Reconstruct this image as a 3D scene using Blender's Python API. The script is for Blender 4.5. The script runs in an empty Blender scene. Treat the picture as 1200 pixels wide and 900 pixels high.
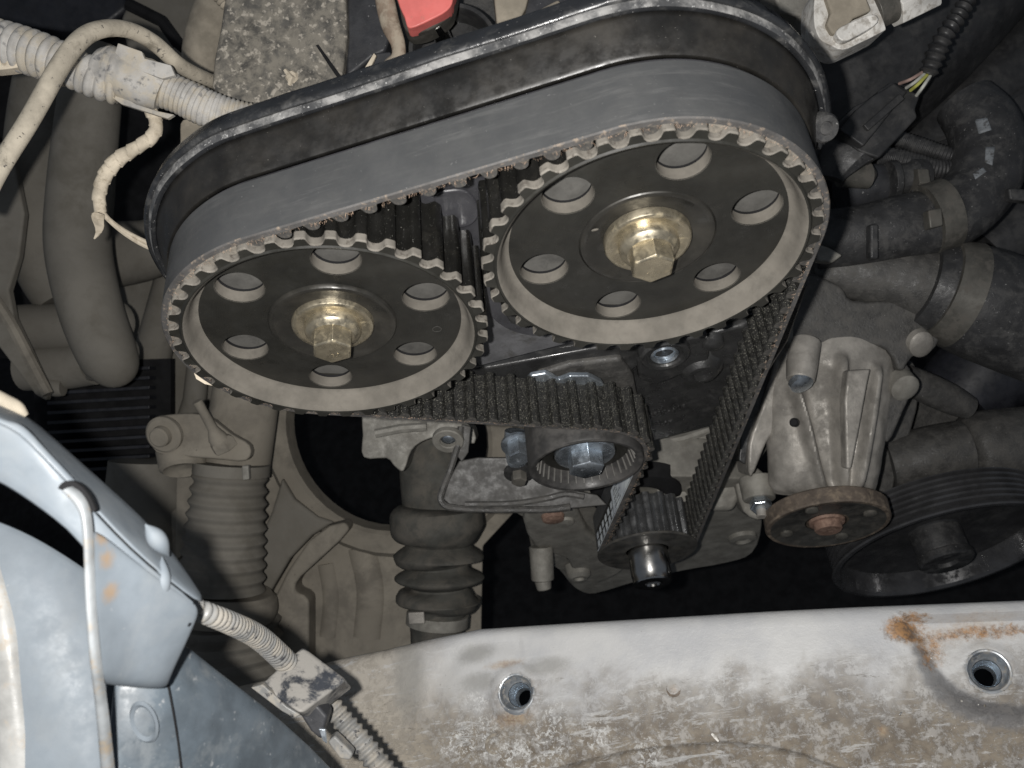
import bpy, bmesh, math, random
import numpy as np
from mathutils import Vector, Matrix
from mathutils.geometry import tessellate_polygon
from mathutils import noise as mn
random.seed(7)
# ------------------------------------------------------------------ frame
# Engine frame in millimetres: X along the cams, Y up the engine, Z out of
# the belt end along the crank axis.  Blender: (x, -Z, Y) / 1000.
CAM_R = np.array([[0.94778914, -0.30893592, 0.07908445],
                  [-0.22489951, -0.47171957, 0.85258481],
                  [-0.22608839, -0.82585667, -0.51657022]])
CAM_T = np.array([-69.44322449630295, -16.89413387854423, 353.9322236065673])
FPX = 1071.3038996
CAM_C = -CAM_R.T @ CAM_T


def bl(p):
    return Vector((p[0] * .001, -p[2] * .001, p[1] * .001))


def ray(x, y):
    return CAM_R.T @ np.array([(x - 600) / FPX, (y - 450) / FPX, 1.0])


def PD(x, y, d):            # point seen at photo position (x, y), d mm deep
    return CAM_C + d * ray(x, y)


def PZ(x, y, Z):
    r = ray(x, y)
    return CAM_C + r * ((Z - CAM_C[2]) / r[2])


def PY(x, y, Y):
    r = ray(x, y)
    return CAM_C + r * ((Y - CAM_C[1]) / r[1])


def px(P):
    q = CAM_R @ np.asarray(P, float) + CAM_T
    return 600 + FPX * q[0] / q[2], 450 + FPX * q[1] / q[2], q[2]


S = bpy.context.scene
COL = S.collection
cam_d = bpy.data.cameras.new('camera')
cam = bpy.data.objects.new('camera', cam_d)
COL.objects.link(cam)
cam_d.sensor_width = 36
cam_d.lens = FPX / 1200 * 36
cam_d.clip_start = .01
cam_d.clip_end = 20
cx_, cy_, cz_ = CAM_R[0], -CAM_R[1], -CAM_R[2]


def dirb(v):
    return Vector((v[0], -v[2], v[1]))


mat = Matrix((dirb(cx_), dirb(cy_), dirb(cz_))).transposed().to_4x4()
mat.translation = bl(CAM_C)
cam.matrix_world = mat
cam_d.dof.use_dof = True
cam_d.dof.focus_distance = .40
cam_d.dof.aperture_fstop = 22
S.camera = cam
# dim garage surroundings
W = bpy.data.worlds.new('World')
S.world = W
W.use_nodes = True
W.node_tree.nodes['Background'].inputs[0].default_value = (.75, .85, 1, 1)
W.node_tree.nodes['Background'].inputs[1].default_value = .085
# the phone's flash, beside the lens
fl = bpy.data.lights.new('phone_flash', 'AREA')
fl.shape = 'DISK'
fl.size = .007
fl.energy = 1.75
fl.color = (1.0, .975, .94)
flash = bpy.data.objects.new('phone_flash', fl)
COL.objects.link(flash)
fm = mat.copy()
fp = CAM_C + CAM_R.T @ np.array([-19.0, -2.0, -1.0])
fm.translation = bl(fp)
flash.matrix_world = fm
S.view_settings.view_transform = 'Standard'
S.view_settings.look = 'None'
S.view_settings.exposure = 0.36
S.view_settings.gamma = 1
S.render.engine = 'CYCLES'
S.cycles.max_bounces = 5

# ------------------------------------------------------------------ materials
MATS = {}


class NT:
    def __init__(s, m):
        m.use_nodes = True
        s.t = m.node_tree
        s.b = s.t.nodes['Principled BSDF']
        tc = s.t.nodes.new('ShaderNodeTexCoord')
        mp = s.t.nodes.new('ShaderNodeMapping')
        mp.inputs['Scale'].default_value = (1000, 1000, 1000)
        s.t.links.new(tc.outputs['Object'], mp.inputs['Vector'])
        s.co = mp.outputs['Vector']

    def link(s, a, b):
        s.t.links.new(a, b)

    def noise(s, mm, detail=4, rough=.6, dist=0, stretch=None, off=0):
        n = s.t.nodes.new('ShaderNodeTexNoise')
        n.inputs['Scale'].default_value = 1.0 / mm
        n.inputs['Detail'].default_value = detail
        n.inputs['Roughness'].default_value = rough
        n.inputs['Distortion'].default_value = dist
        v = s.co
        if stretch or off:
            m = s.t.nodes.new('ShaderNodeMapping')
            m.inputs['Scale'].default_value = stretch or (1, 1, 1)
            m.inputs['Location'].default_value = (off, off * 1.7, -off)
            s.link(v, m.inputs['Vector'])
            v = m.outputs['Vector']
        s.link(v, n.inputs['Vector'])
        return n.outputs['Fac']

    def ramp(s, f, a, b, ca=0.0, cb=1.0):
        m = s.t.nodes.new('ShaderNodeMapRange')
        m.interpolation_type = 'SMOOTHSTEP'
        m.inputs['From Min'].default_value = a
        m.inputs['From Max'].default_value = b
        m.inputs['To Min'].default_value = ca
        m.inputs['To Max'].default_value = cb
        s.link(f, m.inputs['Value'])
        return m.outputs['Result']

    def mix(s, f, a, b):
        m = s.t.nodes.new('ShaderNodeMix')
        m.data_type = 'RGBA'
        for sock, v in ((m.inputs[0], f), (m.inputs[6], a), (m.inputs[7], b)):
            if isinstance(v, (int, float)):
                sock.default_value = v
            elif isinstance(v, tuple):
                sock.default_value = (*v, 1)
            else:
                s.link(v, sock)
        return m.outputs[2]

    def math(s, op, a, b=None):
        m = s.t.nodes.new('ShaderNodeMath')
        m.operation = op
        for sock, v in ((m.inputs[0], a), (m.inputs[1], b)):
            if v is None:
                continue
            if isinstance(v, (int, float)):
                sock.default_value = v
            else:
                s.link(v, sock)
        return m.outputs[0]

    def near(s, p, r0, r1, wob=0, sc=(1, 1, 1)):
        """1 inside r0 of the point p (object mm, Blender axes), 0 beyond r1"""
        v = s.t.nodes.new('ShaderNodeVectorMath')
        v.operation = 'SUBTRACT'
        s.link(s.co, v.inputs[0])
        v.inputs[1].default_value = p
        k = s.t.nodes.new('ShaderNodeVectorMath')
        k.operation = 'MULTIPLY'
        s.link(v.outputs[0], k.inputs[0])
        k.inputs[1].default_value = sc
        l = s.t.nodes.new('ShaderNodeVectorMath')
        l.operation = 'LENGTH'
        s.link(k.outputs[0], l.inputs[0])
        d = l.outputs['Value']
        if wob:
            d = s.math('ADD', d, s.math('MULTIPLY', s.math('SUBTRACT', s.noise(max(r1 * .3, 1.5), 9, .78), .5), wob))
        return s.ramp(d, r0, r1, 1, 0)

    def bump(s, h, dist, strength=1.0):
        b = s.t.nodes.new('ShaderNodeBump')
        b.inputs['Distance'].default_value = dist * .001
        b.inputs['Strength'].default_value = strength
        s.link(h, b.inputs['Height'])
        if s.b.inputs['Normal'].is_linked:
            s.link(s.b.inputs['Normal'].links[0].from_socket, b.inputs['Normal'])
        s.link(b.outputs[0], s.b.inputs['Normal'])


def M(name, col, rough=.55, metal=0.0, dust=None, dlo=.45, dhi=.65, dmm=9, var=.25, vmm=14, spk=None, slo=.62, shi=.70,
      smm=1.3, bmm=1.2, bd=.12, coat=0, dmul=1.0, rvar=.15, spec=.5):
    if name in MATS:
        return MATS[name]
    m = bpy.data.materials.new(name)
    n = NT(m)
    big = n.noise(vmm, 5, .6)
    c = n.mix(n.ramp(big, .3, .7), tuple(x * (1 - var) for x in col), tuple(min(1, x * (1 + var)) for x in col))
    r = n.ramp(n.noise(vmm * .4, 4, .6, off=11), .3, .7, max(.03, rough - rvar), min(1, rough + rvar))
    if metal:
        n.b.inputs['Metallic'].default_value = metal
    if dust:
        f = n.ramp(n.noise(dmm, 7, .68, .3, off=31), dlo, dhi, 0, dmul)
        c = n.mix(f, c, dust)
        mm_ = n.t.nodes.new('ShaderNodeMix')
        n.link(f, mm_.inputs[0])
        n.link(r, mm_.inputs[2])
        mm_.inputs[3].default_value = .9
        r = mm_.outputs[0]
        if metal:
            n.link(n.ramp(f, 0, 1, metal, 0), n.b.inputs['Metallic'])
    if spk:
        f2 = n.ramp(n.noise(smm, 3, .6, off=57), slo, shi)
        c = n.mix(f2, c, spk)
    n.link(c, n.b.inputs['Base Color'])
    n.link(r, n.b.inputs['Roughness'])
    n.b.inputs['Specular IOR Level'].default_value = spec
    if coat:
        n.b.inputs['Coat Weight'].default_value = coat
        n.b.inputs['Coat Roughness'].default_value = .12
    if bd:
        n.bump(n.noise(bmm, 5, .65, off=77), bd)
        n.bump(n.noise(bmm * 9, 3, .5, off=5), bd * 2)
    MATS[name] = m
    return m


DUST = (.33, .285, .23)
TAN = (.22, .19, .155)
m_black = M('black_painted_steel', (.017, .0168, .0145), .36, dust=(.042, .04, .033), dlo=.35, dhi=.8, dmm=30, dmul=.55,
            spk=(.16, .15, .13), slo=.735, shi=.77, smm=.55, bd=.03)
m_dustband = M('settled_tan_dust', (.165, .152, .132), .93, dust=(.105, .098, .086), dlo=.45, dhi=.75, dmm=7, dmul=.6, var=.18,
               spk=(.27, .255, .23), slo=.71, shi=.74, smm=.6, bmm=.35, bd=.05, spec=.15)
m_teethdust = M('dusty_tooth_fronts', (.165, .152, .132), .9, dust=(.07, .06, .05), dlo=.5, dhi=.68, dmm=2.4, bmm=.5, bd=.08)
m_oily = M('oily_black_teeth', (.011, .0108, .010), .2, dust=(.035, .032, .026), dlo=.5, dhi=.8, dmm=9, dmul=.5,
           spk=(.5, .49, .44), slo=.70, shi=.73, smm=.45, bmm=.6, bd=.10, coat=.5)
m_beltback = M('belt_back_rubber', (.068, .070, .072), .42, dust=(.098, .098, .096), dlo=.3, dhi=.9, dmm=12, dmul=.6, var=.08, vmm=30,
               spk=(.5, .5, .48), slo=.735, shi=.765, smm=.7, bmm=.5, bd=.02)
nb_ = NT(m_beltback)
src_ = nb_.b.inputs['Base Color'].links[0].from_socket
q_ = nb_.ramp(nb_.noise(2.2, 8, .75, .3, stretch=(.08, 1, .16), off=141), .50, .66)
q_ = nb_.math('MULTIPLY', q_, nb_.ramp(nb_.noise(30, 3, .6, off=9), .35, .65, .06, .38))
nb_.link(nb_.mix(q_, src_, (.15, .15, .148)), nb_.b.inputs['Base Color'])
q2_ = nb_.ramp(nb_.noise(3.2, 7, .8, 1.2, off=241), .655, .68)
nb_.link(nb_.mix(nb_.math('MULTIPLY', q2_, .7), nb_.b.inputs['Base Color'].links[0].from_socket, (.27, .27, .265)), nb_.b.inputs['Base Color'])
nb_.bump(nb_.noise(.35, 3, .6, stretch=(.5, 1, .5), off=3), .03)
m_beltedge = M('belt_cut_edge', (.075, .072, .07), .7, dust=(.27, .215, .165), dlo=.52, dhi=.66, dmm=2.2, bmm=.4, bd=.1, dmul=.7)
m_belttooth = M('belt_tooth_fabric', (.011, .0108, .010), .5, dust=(.03, .029, .025), dlo=.45, dhi=.75, dmm=2, spk=(.32, .31, .26),
                slo=.60, shi=.68, smm=.5, bmm=.4, bd=.22)
m_toothend = M('belt_tooth_end', (.05, .048, .045), .8, dust=(.13, .115, .095), dlo=.45, dhi=.7, dmm=3, bmm=.4, bd=.12)
m_toothend2 = M('dusty_belt_tooth_end', (.12, .11, .095), .85, dust=(.235, .21, .175), dlo=.35, dhi=.6, dmm=3, bmm=.4, bd=.12)
m_thread = M('frayed_threads', (.42, .30, .22), .8, bd=0)
m_gold = M('yellow_zinc_steel', (.46, .41, .31), .33, .85, dust=(.30, .24, .13), dlo=.5, dhi=.75, dmm=7, dmul=.7, var=.15,
           vmm=7, spk=(.2, .16, .10), slo=.72, shi=.78, smm=.7, bmm=.5, bd=.03)
m_zinc = M('bright_zinc', (.62, .68, .74), .28, .9, dust=(.25, .25, .24), dlo=.55, dhi=.8, dmm=4, dmul=.5, bmm=1, bd=.04)
m_snout = M('polished_steel', (.55, .54, .52), .22, 1.0, var=.1, bd=.01, rvar=.04)
m_darkst = M('dark_sintered_steel', (.10, .098, .092), .42, .5, dust=(.09, .08, .065), dlo=.4, dhi=.7, dmm=10, dmul=.6, bd=.03)
m_cover = M('black_cover_plastic', (.013, .0128, .0125), .30, dust=(.04, .035, .028), dlo=.35, dhi=.8, dmm=40, dmul=.7,
            spk=(.30, .28, .25), slo=.72, shi=.76, smm=.6, bmm=1, bd=.03)
m_coverlip = M('scuffed_cover_lip', (.020, .021, .023), .28, dust=(.14, .137, .13), dlo=.50, dhi=.75, dmm=9, dmul=.5,
               spk=(.45, .44, .43), slo=.69, shi=.75, smm=1.1, bmm=1.1, bd=.08)
m_plate = M('grey_rear_plate', (.10, .10, .105), .6, dust=(.05, .048, .045), dlo=.5, dhi=.7, dmm=15, bmm=.8, bd=.16)
m_oilplate = M('oily_rear_plate', (.045, .045, .05), .35, spk=(.45, .45, .45), slo=.70, shi=.74, smm=.5, bmm=1, bd=.05)
m_block = M('oily_dark_casting', (.030, .030, .030), .34, dust=(.075, .073, .070), dlo=.5, dhi=.75, dmm=10, dmul=.6, coat=.3,
            spk=(.25, .25, .24), slo=.72, shi=.76, smm=.7, bmm=1.3, bd=.2)
m_alloy = M('dirty_cast_alloy', (.235, .225, .20), .6, .15, dust=(.13, .12, .105), dlo=.42, dhi=.70, dmm=14, dmul=.65,
            spk=(.4, .38, .35), slo=.70, shi=.75, smm=1, bmm=1.0, bd=.2)
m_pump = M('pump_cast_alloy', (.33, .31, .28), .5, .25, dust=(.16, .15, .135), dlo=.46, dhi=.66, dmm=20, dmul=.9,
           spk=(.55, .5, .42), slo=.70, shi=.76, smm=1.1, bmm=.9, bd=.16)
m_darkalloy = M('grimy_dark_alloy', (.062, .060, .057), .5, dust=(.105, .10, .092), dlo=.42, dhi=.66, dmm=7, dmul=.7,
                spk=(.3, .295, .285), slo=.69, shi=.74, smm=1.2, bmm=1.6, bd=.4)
m_rusty = M('rusty_flange', (.13, .105, .085), .6, .3, dust=(.22, .175, .13), dlo=.45, dhi=.7, dmm=6, bmm=.8, bd=.12)
m_copper = M('rust_orange_steel', (.20, .125, .095), .7, .1, dust=(.3, .2, .15), dmm=3, bd=.1)
m_rubber = M('dark_hose_rubber', (.033, .033, .034), .5, dust=(.085, .083, .08), dlo=.45, dhi=.7, dmm=8, dmul=.7,
             spk=(.22, .215, .21), slo=.67, shi=.73, smm=1.6, bmm=1.5, bd=.2)
m_rubber2 = M('black_smooth_plastic', (.028, .028, .029), .42, dust=(.07, .068, .065), dlo=.45, dhi=.75, dmm=14, dmul=.6, bd=.05)
m_clamp = M('dull_hose_clamp', (.105, .10, .088), .55, .3, dust=(.10, .092, .08), dmm=6, bd=.05)
m_conduit = M('dusty_grey_conduit', (.46, .445, .42), .75, dust=(.55, .49, .39), dlo=.42, dhi=.62, dmm=12, dmul=.8,
              spk=(.16, .16, .165), slo=.56, shi=.74, smm=5, bmm=1.0, bd=.10, spec=.25)
m_conduit2 = M('dusty_black_conduit', (.20, .20, .195), .5, dust=(.31, .285, .245), dlo=.42, dhi=.6, dmm=9, dmul=.85,
               spk=(.05, .05, .055), slo=.60, shi=.7, smm=3, bmm=1.0, bd=.08)
m_wire = M('dusty_cream_cable', (.50, .45, .365), .85, dust=(.28, .25, .2), dlo=.52, dhi=.7, dmm=8, spk=(.12, .11, .1), slo=.63, shi=.72,
           smm=2.2, bmm=.8, bd=.12, spec=.2)
m_tape = M('cream_cloth_tape', (.66, .58, .46), .9, dust=(.42, .36, .27), dlo=.5, dhi=.68, dmm=6, bmm=.7, bd=.1, spec=.2)
m_box = M('dust_spattered_plastic', (.10, .096, .088), .75, dust=(.25, .23, .195), dlo=.36, dhi=.62, dmm=7, dmul=.95,
          spk=(.42, .385, .33), slo=.545, shi=.66, smm=3.4, bmm=.8, bd=.15, spec=.25)
m_boxdark = M('black_box_side', (.035, .036, .04), .5, spk=(.22, .22, .22), slo=.68, shi=.74, smm=2, bmm=1, bd=.08)
m_brown = M('dirt_coated_panel', (.26, .235, .195), .9, dust=(.18, .163, .137), dlo=.42, dhi=.68, dmm=30, var=.15, vmm=60, bmm=2, bd=.1,
            spk=(.10, .085, .07), slo=.70, shi=.76, smm=2.2, spec=.15)
m_brown2 = M('dirt_coated_hose', (.195, .182, .158), .9, dust=(.15, .138, .116), dlo=.42, dhi=.7, dmm=35, var=.12, vmm=60, bmm=2, bd=.08, spec=.15)
m_tanlit = M('tan_dust_casting', (.34, .30, .24), .9, dust=(.28, .25, .2), dlo=.45, dhi=.7, dmm=16, bmm=1.2, bd=.12, spec=.2)
m_red = M('faded_red_plastic', (.82, .20, .18), .5, dust=(.42, .20, .15), dlo=.55, dhi=.75, dmm=8, var=.1, bd=.04)
m_white = M('grubby_white_plastic', (.70, .68, .64), .45, dust=(.34, .31, .27), dlo=.46, dhi=.62, dmm=5, dmul=.8, bmm=.8, bd=.05)
m_boot = M('dark_rubber_boot', (.068, .067, .060), .8, dust=(.115, .105, .09), dlo=.4, dhi=.7, dmm=16, bmm=1.2, bd=.12, spec=.25)
m_void = M('shade_and_print_black', (.017, .017, .018), .9, bd=0, spec=.1)  # near-black standing in for shade in depths and gaps; also print
m_voidplastic = M('black_grille_plastic', (.018, .019, .024), .5, bd=.02)
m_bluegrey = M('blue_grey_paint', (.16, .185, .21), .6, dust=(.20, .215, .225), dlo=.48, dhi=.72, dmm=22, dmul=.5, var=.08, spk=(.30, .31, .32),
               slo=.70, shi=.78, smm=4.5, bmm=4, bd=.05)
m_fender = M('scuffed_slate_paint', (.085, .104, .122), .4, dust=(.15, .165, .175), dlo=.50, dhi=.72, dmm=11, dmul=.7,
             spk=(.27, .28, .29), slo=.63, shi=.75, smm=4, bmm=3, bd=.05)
m_seam = M('cream_edge_sealer', (.33, .33, .32), .45, dust=(.33, .27, .20), dlo=.55, dhi=.75, dmm=12, bmm=3, bd=.1)
m_whitetag = M('belt_print_white', (.75, .80, .86), .6, bd=0)
m_wirey = M('yellow_wire', (.5, .5, .12), .5, bd=0)
m_wirew = M('white_wire', (.55, .55, .5), .5, bd=0)
m_wirep = M('pinkish_wire', (.4, .28, .24), .5, bd=0)

# rusty patches on the bracket
def rustify(m, pts):
    nt = NT(m)
    src = nt.b.inputs['Base Color'].links[0].from_socket
    c = src
    for p, r in pts:
        f = nt.near(tuple(p), r * .15, r, r * 1.3)
        c = nt.mix(nt.math('MULTIPLY', f, .65), c, (.27, .17, .08))
    nt.link(c, nt.b.inputs['Base Color'])


# ------------------------------------------------------------------ geometry
def V(*a):
    return np.array(a, float)


def unit(v):
    v = np.asarray(v, float)
    return v / (np.linalg.norm(v) + 1e-12)


ZX = V(0, 0, 1)


def perp(a, hint=None):
    a = unit(a)
    h = V(0, 1, 0) if hint is None else np.asarray(hint, float)
    if abs(a @ unit(h)) > .95:
        h = V(1, 0, 0)
    u = unit(np.cross(h, a))
    return u, np.cross(a, u)


class G:
    def __init__(s):
        s.v, s.f, s.m = [], [], []

    def add(s, v, f, m=0):
        o = len(s.v)
        s.v += [tuple(x) for x in v]
        s.f += [tuple(i + o for i in q) for q in f]
        s.m += [m] * len(f)
        return s

    def join(s, g):
        o = len(s.v)
        s.v += g.v
        s.f += [tuple(i + o for i in q) for q in g.f]
        s.m += g.m
        return s

    def rev(s, prof, c, ax=ZX, n=32, m=0, hint=None, a0=0, a1=360, mats=None, sc=None):
        """surface of revolution, prof = [(r, h)] along axis"""
        ax = unit(ax)
        u, w = perp(ax, hint)
        full = abs(a1 - a0 - 360) < 1e-6
        k = n if full else n + 1
        vs = []
        for r, h in prof:
            for i in range(k):
                a = math.radians(a0 + (a1 - a0) * i / n)
                vs.append(c + ax * h + (u * math.cos(a) * (sc or 1) + w * math.sin(a)) * r)
        for j in range(len(prof) - 1):
            fs = []
            for i in range(n):
                i2 = (i + 1) % k
                fs.append((j * k + i, j * k + i2, (j + 1) * k + i2, (j + 1) * k + i))
            o = len(s.v)
            if j == 0:
                base = o
                s.v += [tuple(x) for x in vs]
            s.f += [tuple(q + base for q in f) for f in fs]
            s.m += [(mats[j] if mats else m)] * len(fs)
        return s

    def tube(s, path, rad, n=14, m=0, caps=True, hint=None, flat=1.0):
        path = [np.asarray(p, float) for p in path]
        if not hasattr(rad, '__len__'):
            rad = [rad] * len(path)
        u = None
        vs = []
        for i, p in enumerate(path):
            t = unit(path[min(i + 1, len(path) - 1)] - path[max(i - 1, 0)])
            if u is None:
                u, w = perp(t, hint)
            else:
                u = unit(u - t * (u @ t))
                w = np.cross(t, u)
            for k in range(n):
                a = 2 * math.pi * k / n
                vs.append(p + (u * math.cos(a) + w * math.sin(a) * flat) * rad[i])
        fs = []
        for i in range(len(path) - 1):
            for k in range(n):
                k2 = (k + 1) % n
                fs.append((i * n + k, i * n + k2, (i + 1) * n + k2, (i + 1) * n + k))
        if caps:
            fs.append(tuple(range(n))[::-1])
            fs.append(tuple((len(path) - 1) * n + k for k in range(n)))
        return s.add(vs, fs, m)

    def prism(s, pts, off, m=0, holes=(), mside=None):
        """polygon (3-D points, roughly planar) pushed along off"""
        off = np.asarray(off, float)
        loops = [[np.asarray(p, float) for p in pts]] + [[np.asarray(p, float) for p in h] for h in holes]
        allp = [p for l in loops for p in l]
        N = len(allp)
        tri = tessellate_polygon([[Vector(p) for p in l] for l in loops]) if holes else [tuple(range(N))]
        vs = allp + [p + off for p in allp]
        fs = [tuple(t) for t in tri] + [tuple(i + N for i in t)[::-1] for t in tri]
        s.add(vs, fs, m)
        o = len(s.v) - 2 * N
        b = 0
        for l in loops:
            for i in range(len(l)):
                a, c = b + i, b + (i + 1) % len(l)
                s.f.append((o + a, o + c, o + c + N, o + a + N))
                s.m.append(m if mside is None else mside)
            b += len(l)
        return s

    def box(s, c, ax, dims, m=0):
        ax = [unit(a) for a in ax]
        c = np.asarray(c, float)
        q = [c + ax[0] * dims[0] / 2 * a + ax[1] * dims[1] / 2 * b - ax[2] * dims[2] / 2 for a, b in ((-1, -1), (1, -1), (1, 1), (-1, 1))]
        return s.prism(q, ax[2] * dims[2], m)

    def grid(s, rows, m=0, close=False):
        R_, C_ = len(rows), len(rows[0])
        vs = [p for r in rows for p in r]
        fs = []
        for i in range(R_ - 1):
            for j in range(C_ if close else C_ - 1):
                j2 = (j + 1) % C_
                fs.append((i * C_ + j, i * C_ + j2, (i + 1) * C_ + j2, (i + 1) * C_ + j))
        return s.add(vs, fs, m)

    def hexb(s, c, ax, r, h, rot=0, ch=.12, m=0):
        """hexagon bolt head from c up h along ax"""
        ax = unit(ax)
        u, w = perp(ax)
        rings = []
        for rr, hh in ((r, 0), (r, h * (1 - ch)), (r * .9, h)):
            rings.append([c + ax * hh + (u * math.cos(math.radians(rot + 60 * k)) + w * math.sin(math.radians(rot + 60 * k))) * rr
                          for k in range(6)])
        vs = sum(rings, [])
        fs = []
        for j in range(2):
            for k in range(6):
                fs.append((j * 6 + k, j * 6 + (k + 1) % 6, j * 6 + 6 + (k + 1) % 6, j * 6 + 6 + k))
        fs.append(tuple(12 + k for k in range(6)))
        fs.append(tuple(range(6))[::-1])
        return s.add(vs, fs, m)


def smooth_path(pts, n=8):
    """Catmull-Rom through points of any dimension"""
    P = [np.asarray(p, float) for p in pts]
    P = [2 * P[0] - P[1]] + P + [2 * P[-1] - P[-2]]
    out = []
    for i in range(1, len(P) - 2):
        for k in range(n):
            t = k / n
            a, b, c, d = P[i - 1:i + 3]
            out.append(.5 * ((2 * b) + (-a + c) * t + (2 * a - 5 * b + 4 * c - d) * t * t + (-a + 3 * b - 3 * c + d) * t ** 3))
    out.append(P[-2])
    return out


def resample(path, step):
    path = [np.asarray(p, float) for p in path]
    d = [0]
    for a, b in zip(path, path[1:]):
        d.append(d[-1] + np.linalg.norm(b[:3] - a[:3]))
    n = max(2, int(d[-1] / step))
    xs = np.linspace(0, d[-1], n + 1)
    A = np.array(path)
    return [np.array([np.interp(x, d, A[:, k]) for k in range(A.shape[1])]) for x in xs]


def pxpath(pts, n=8):
    """[(px, py, depth, radius_px)] -> points (mm) and radii (mm)"""
    sp = smooth_path(pts, n)
    P = [np.append(PD(q[0], q[1], q[2]), q[3] * q[2] / FPX) for q in sp]
    return P


def ripple(P, pitch, amp, n=14, sharp=1.0, m=0, wob=0.0):
    """corrugated tube along P = [(x,y,z,r)]"""
    Q = resample(P, pitch / 8.0)
    g = G()
    rad = []
    for i, q in enumerate(Q):
        c = .5 + .5 * math.cos(2 * math.pi * (i % 8) / 8)
        w = 1 + wob * mn.noise(Vector((i * .05, q[0] * .02, 3)))
        rad.append(q[3] * w - amp * (c ** sharp))
    g.tube([q[:3] for q in Q], rad, n, m)
    return g


ORG = {}


def sstep(a, b, x):
    t = min(1, max(0, (x - a) / (b - a)))
    return t * t * (3 - 2 * t)



def mesh_of(name, g, mats, org, sharp=35):
    me = bpy.data.meshes.new(name)
    o = bl(org)
    me.from_pydata([bl(v) - o for v in g.v], [], g.f)
    for m in (mats if isinstance(mats, (list, tuple)) else [mats]):
        me.materials.append(m)
    me.polygons.foreach_set('material_index', g.m)
    bm = bmesh.new()
    bm.from_mesh(me)
    bmesh.ops.recalc_face_normals(bm, faces=bm.faces)
    bm.to_mesh(me)
    bm.free()
    me.shade_smooth()
    me.set_sharp_from_angle(angle=math.radians(sharp))
    return me


def mods(o, bevel=0, solid=0, sub=0, seg=2, off=-1):
    if solid:
        m = o.modifiers.new('thickness', 'SOLIDIFY')
        m.thickness = solid * .001
        m.offset = off
    if sub:
        m = o.modifiers.new('subdivision', 'SUBSURF')
        m.levels = m.render_levels = sub
    if bevel:
        m = o.modifiers.new('bevel', 'BEVEL')
        m.width = bevel * .001
        m.segments = seg
        m.limit_method = 'ANGLE'
        m.angle_limit = math.radians(35)
        m.harden_normals = True
    return o


def thing(name, label, cat, org, group=None):
    o = bpy.data.objects.new(name, None)
    o.empty_display_size = .01
    COL.objects.link(o)
    o.location = bl(org)
    o['label'] = label
    o['category'] = cat
    if group:
        o['group'] = group
    ORG[o.name] = np.asarray(org, float)
    return o


def part(name, g, mats, parent, label=None, bevel=0, solid=0, sub=0, seg=2, sharp=35, kind=None, off=-1):
    org = ORG[parent.name]
    o = bpy.data.objects.new(name, mesh_of(name, g, mats, org, sharp))
    COL.objects.link(o)
    o.parent = parent
    ORG[o.name] = org
    if label:
        o['label'] = label
    if kind:
        o['kind'] = kind
    return mods(o, bevel, solid, sub, seg, off)


def solo(name, g, mats, label, cat, group=None, kind=None, bevel=0, solid=0, sub=0, seg=2, sharp=35, org=None, off=-1):
    if org is None:
        org = np.mean(np.array(g.v), axis=0)
    o = bpy.data.objects.new(name, mesh_of(name, g, mats, org, sharp))
    COL.objects.link(o)
    o.location = bl(org)
    ORG[o.name] = np.asarray(org, float)
    if label:
        o['label'] = label
    if cat:
        o['category'] = cat
    if group:
        o['group'] = group
    if kind:
        o['kind'] = kind
    return mods(o, bevel, solid, sub, seg, off)


def circ(c, r, n, ax=ZX, sc=None, a0=0):
    u, w = perp(ax)
    return [c + (u * math.cos(2 * math.pi * i / n + a0) * (sc or 1) + w * math.sin(2 * math.pi * i / n + a0)) * r for i in range(n)]


VIEW = CAM_R[2]
CRX, CRY = CAM_R[0], CAM_R[1]


def pxpoly(pts, depth=None, Z=None, Y=None):
    out = []
    for p in pts:
        if Z is not None:
            out.append(PZ(p[0], p[1], Z))
        elif Y is not None:
            out.append(PY(p[0], p[1], Y))
        else:
            out.append(PD(p[0], p[1], p[2] if len(p) > 2 else depth))
    return out


def slab(pts, depth=None, Z=None, Y=None, thick=15, m=0, holes=(), back=None):
    g = G()
    off = back if back is not None else (V(0, 0, -thick) if Z is not None else V(0, -thick, 0) if Y is not None else VIEW * thick)
    g.prism(pxpoly(pts, depth, Z, Y), off, m, [pxpoly(h, depth, Z, Y) for h in holes])
    return g


def rnd(pts, n=4):
    """closed smooth outline through pixel points"""
    P = [np.asarray(p, float) for p in pts]
    N = len(P)
    out = []
    for i in range(N):
        a, b, c, d = P[i - 1], P[i], P[(i + 1) % N], P[(i + 2) % N]
        for k in range(n):
            t = k / n
            out.append(.5 * ((2 * b) + (-a + c) * t + (2 * a - 5 * b + 4 * c - d) * t * t + (-a + 3 * b - 3 * c + d) * t ** 3))
    return out


def patch_on(src, pts, lift=.25, n=5):
    """thin patch lying on the surface of the built object src, four pixel corners"""
    from mathutils.bvhtree import BVHTree
    o_ = bl(ORG[src.name])
    bv = BVHTree.FromPolygons([v.co + o_ for v in src.data.vertices], [tuple(p.vertices) for p in src.data.polygons])
    q = [np.array(p, float) for p in pts]
    rows = []
    for i in range(n + 1):
        row = []
        for j in range(n + 1):
            u, v = i / n, j / n
            p = q[0] * (1 - u) * (1 - v) + q[1] * u * (1 - v) + q[2] * u * v + q[3] * (1 - u) * v
            h, nn_, _, _ = bv.ray_cast(bl(CAM_C), dirb(ray(*p)).normalized())
            if h is None:
                h = bl(PD(p[0], p[1], 540))
            e = V(h[0] * 1000, h[2] * 1000, -h[1] * 1000)
            row.append(e - unit(ray(*p)) * lift)
        rows.append(row)
    return G().grid(rows)


def spindle(a, b, c, r):
    P = smooth_path([a, b, c], 8)
    return G().tube(P, [max(.05, r * math.sin(math.pi * i / (len(P) - 1))) for i in range(len(P))], 20)


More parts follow.
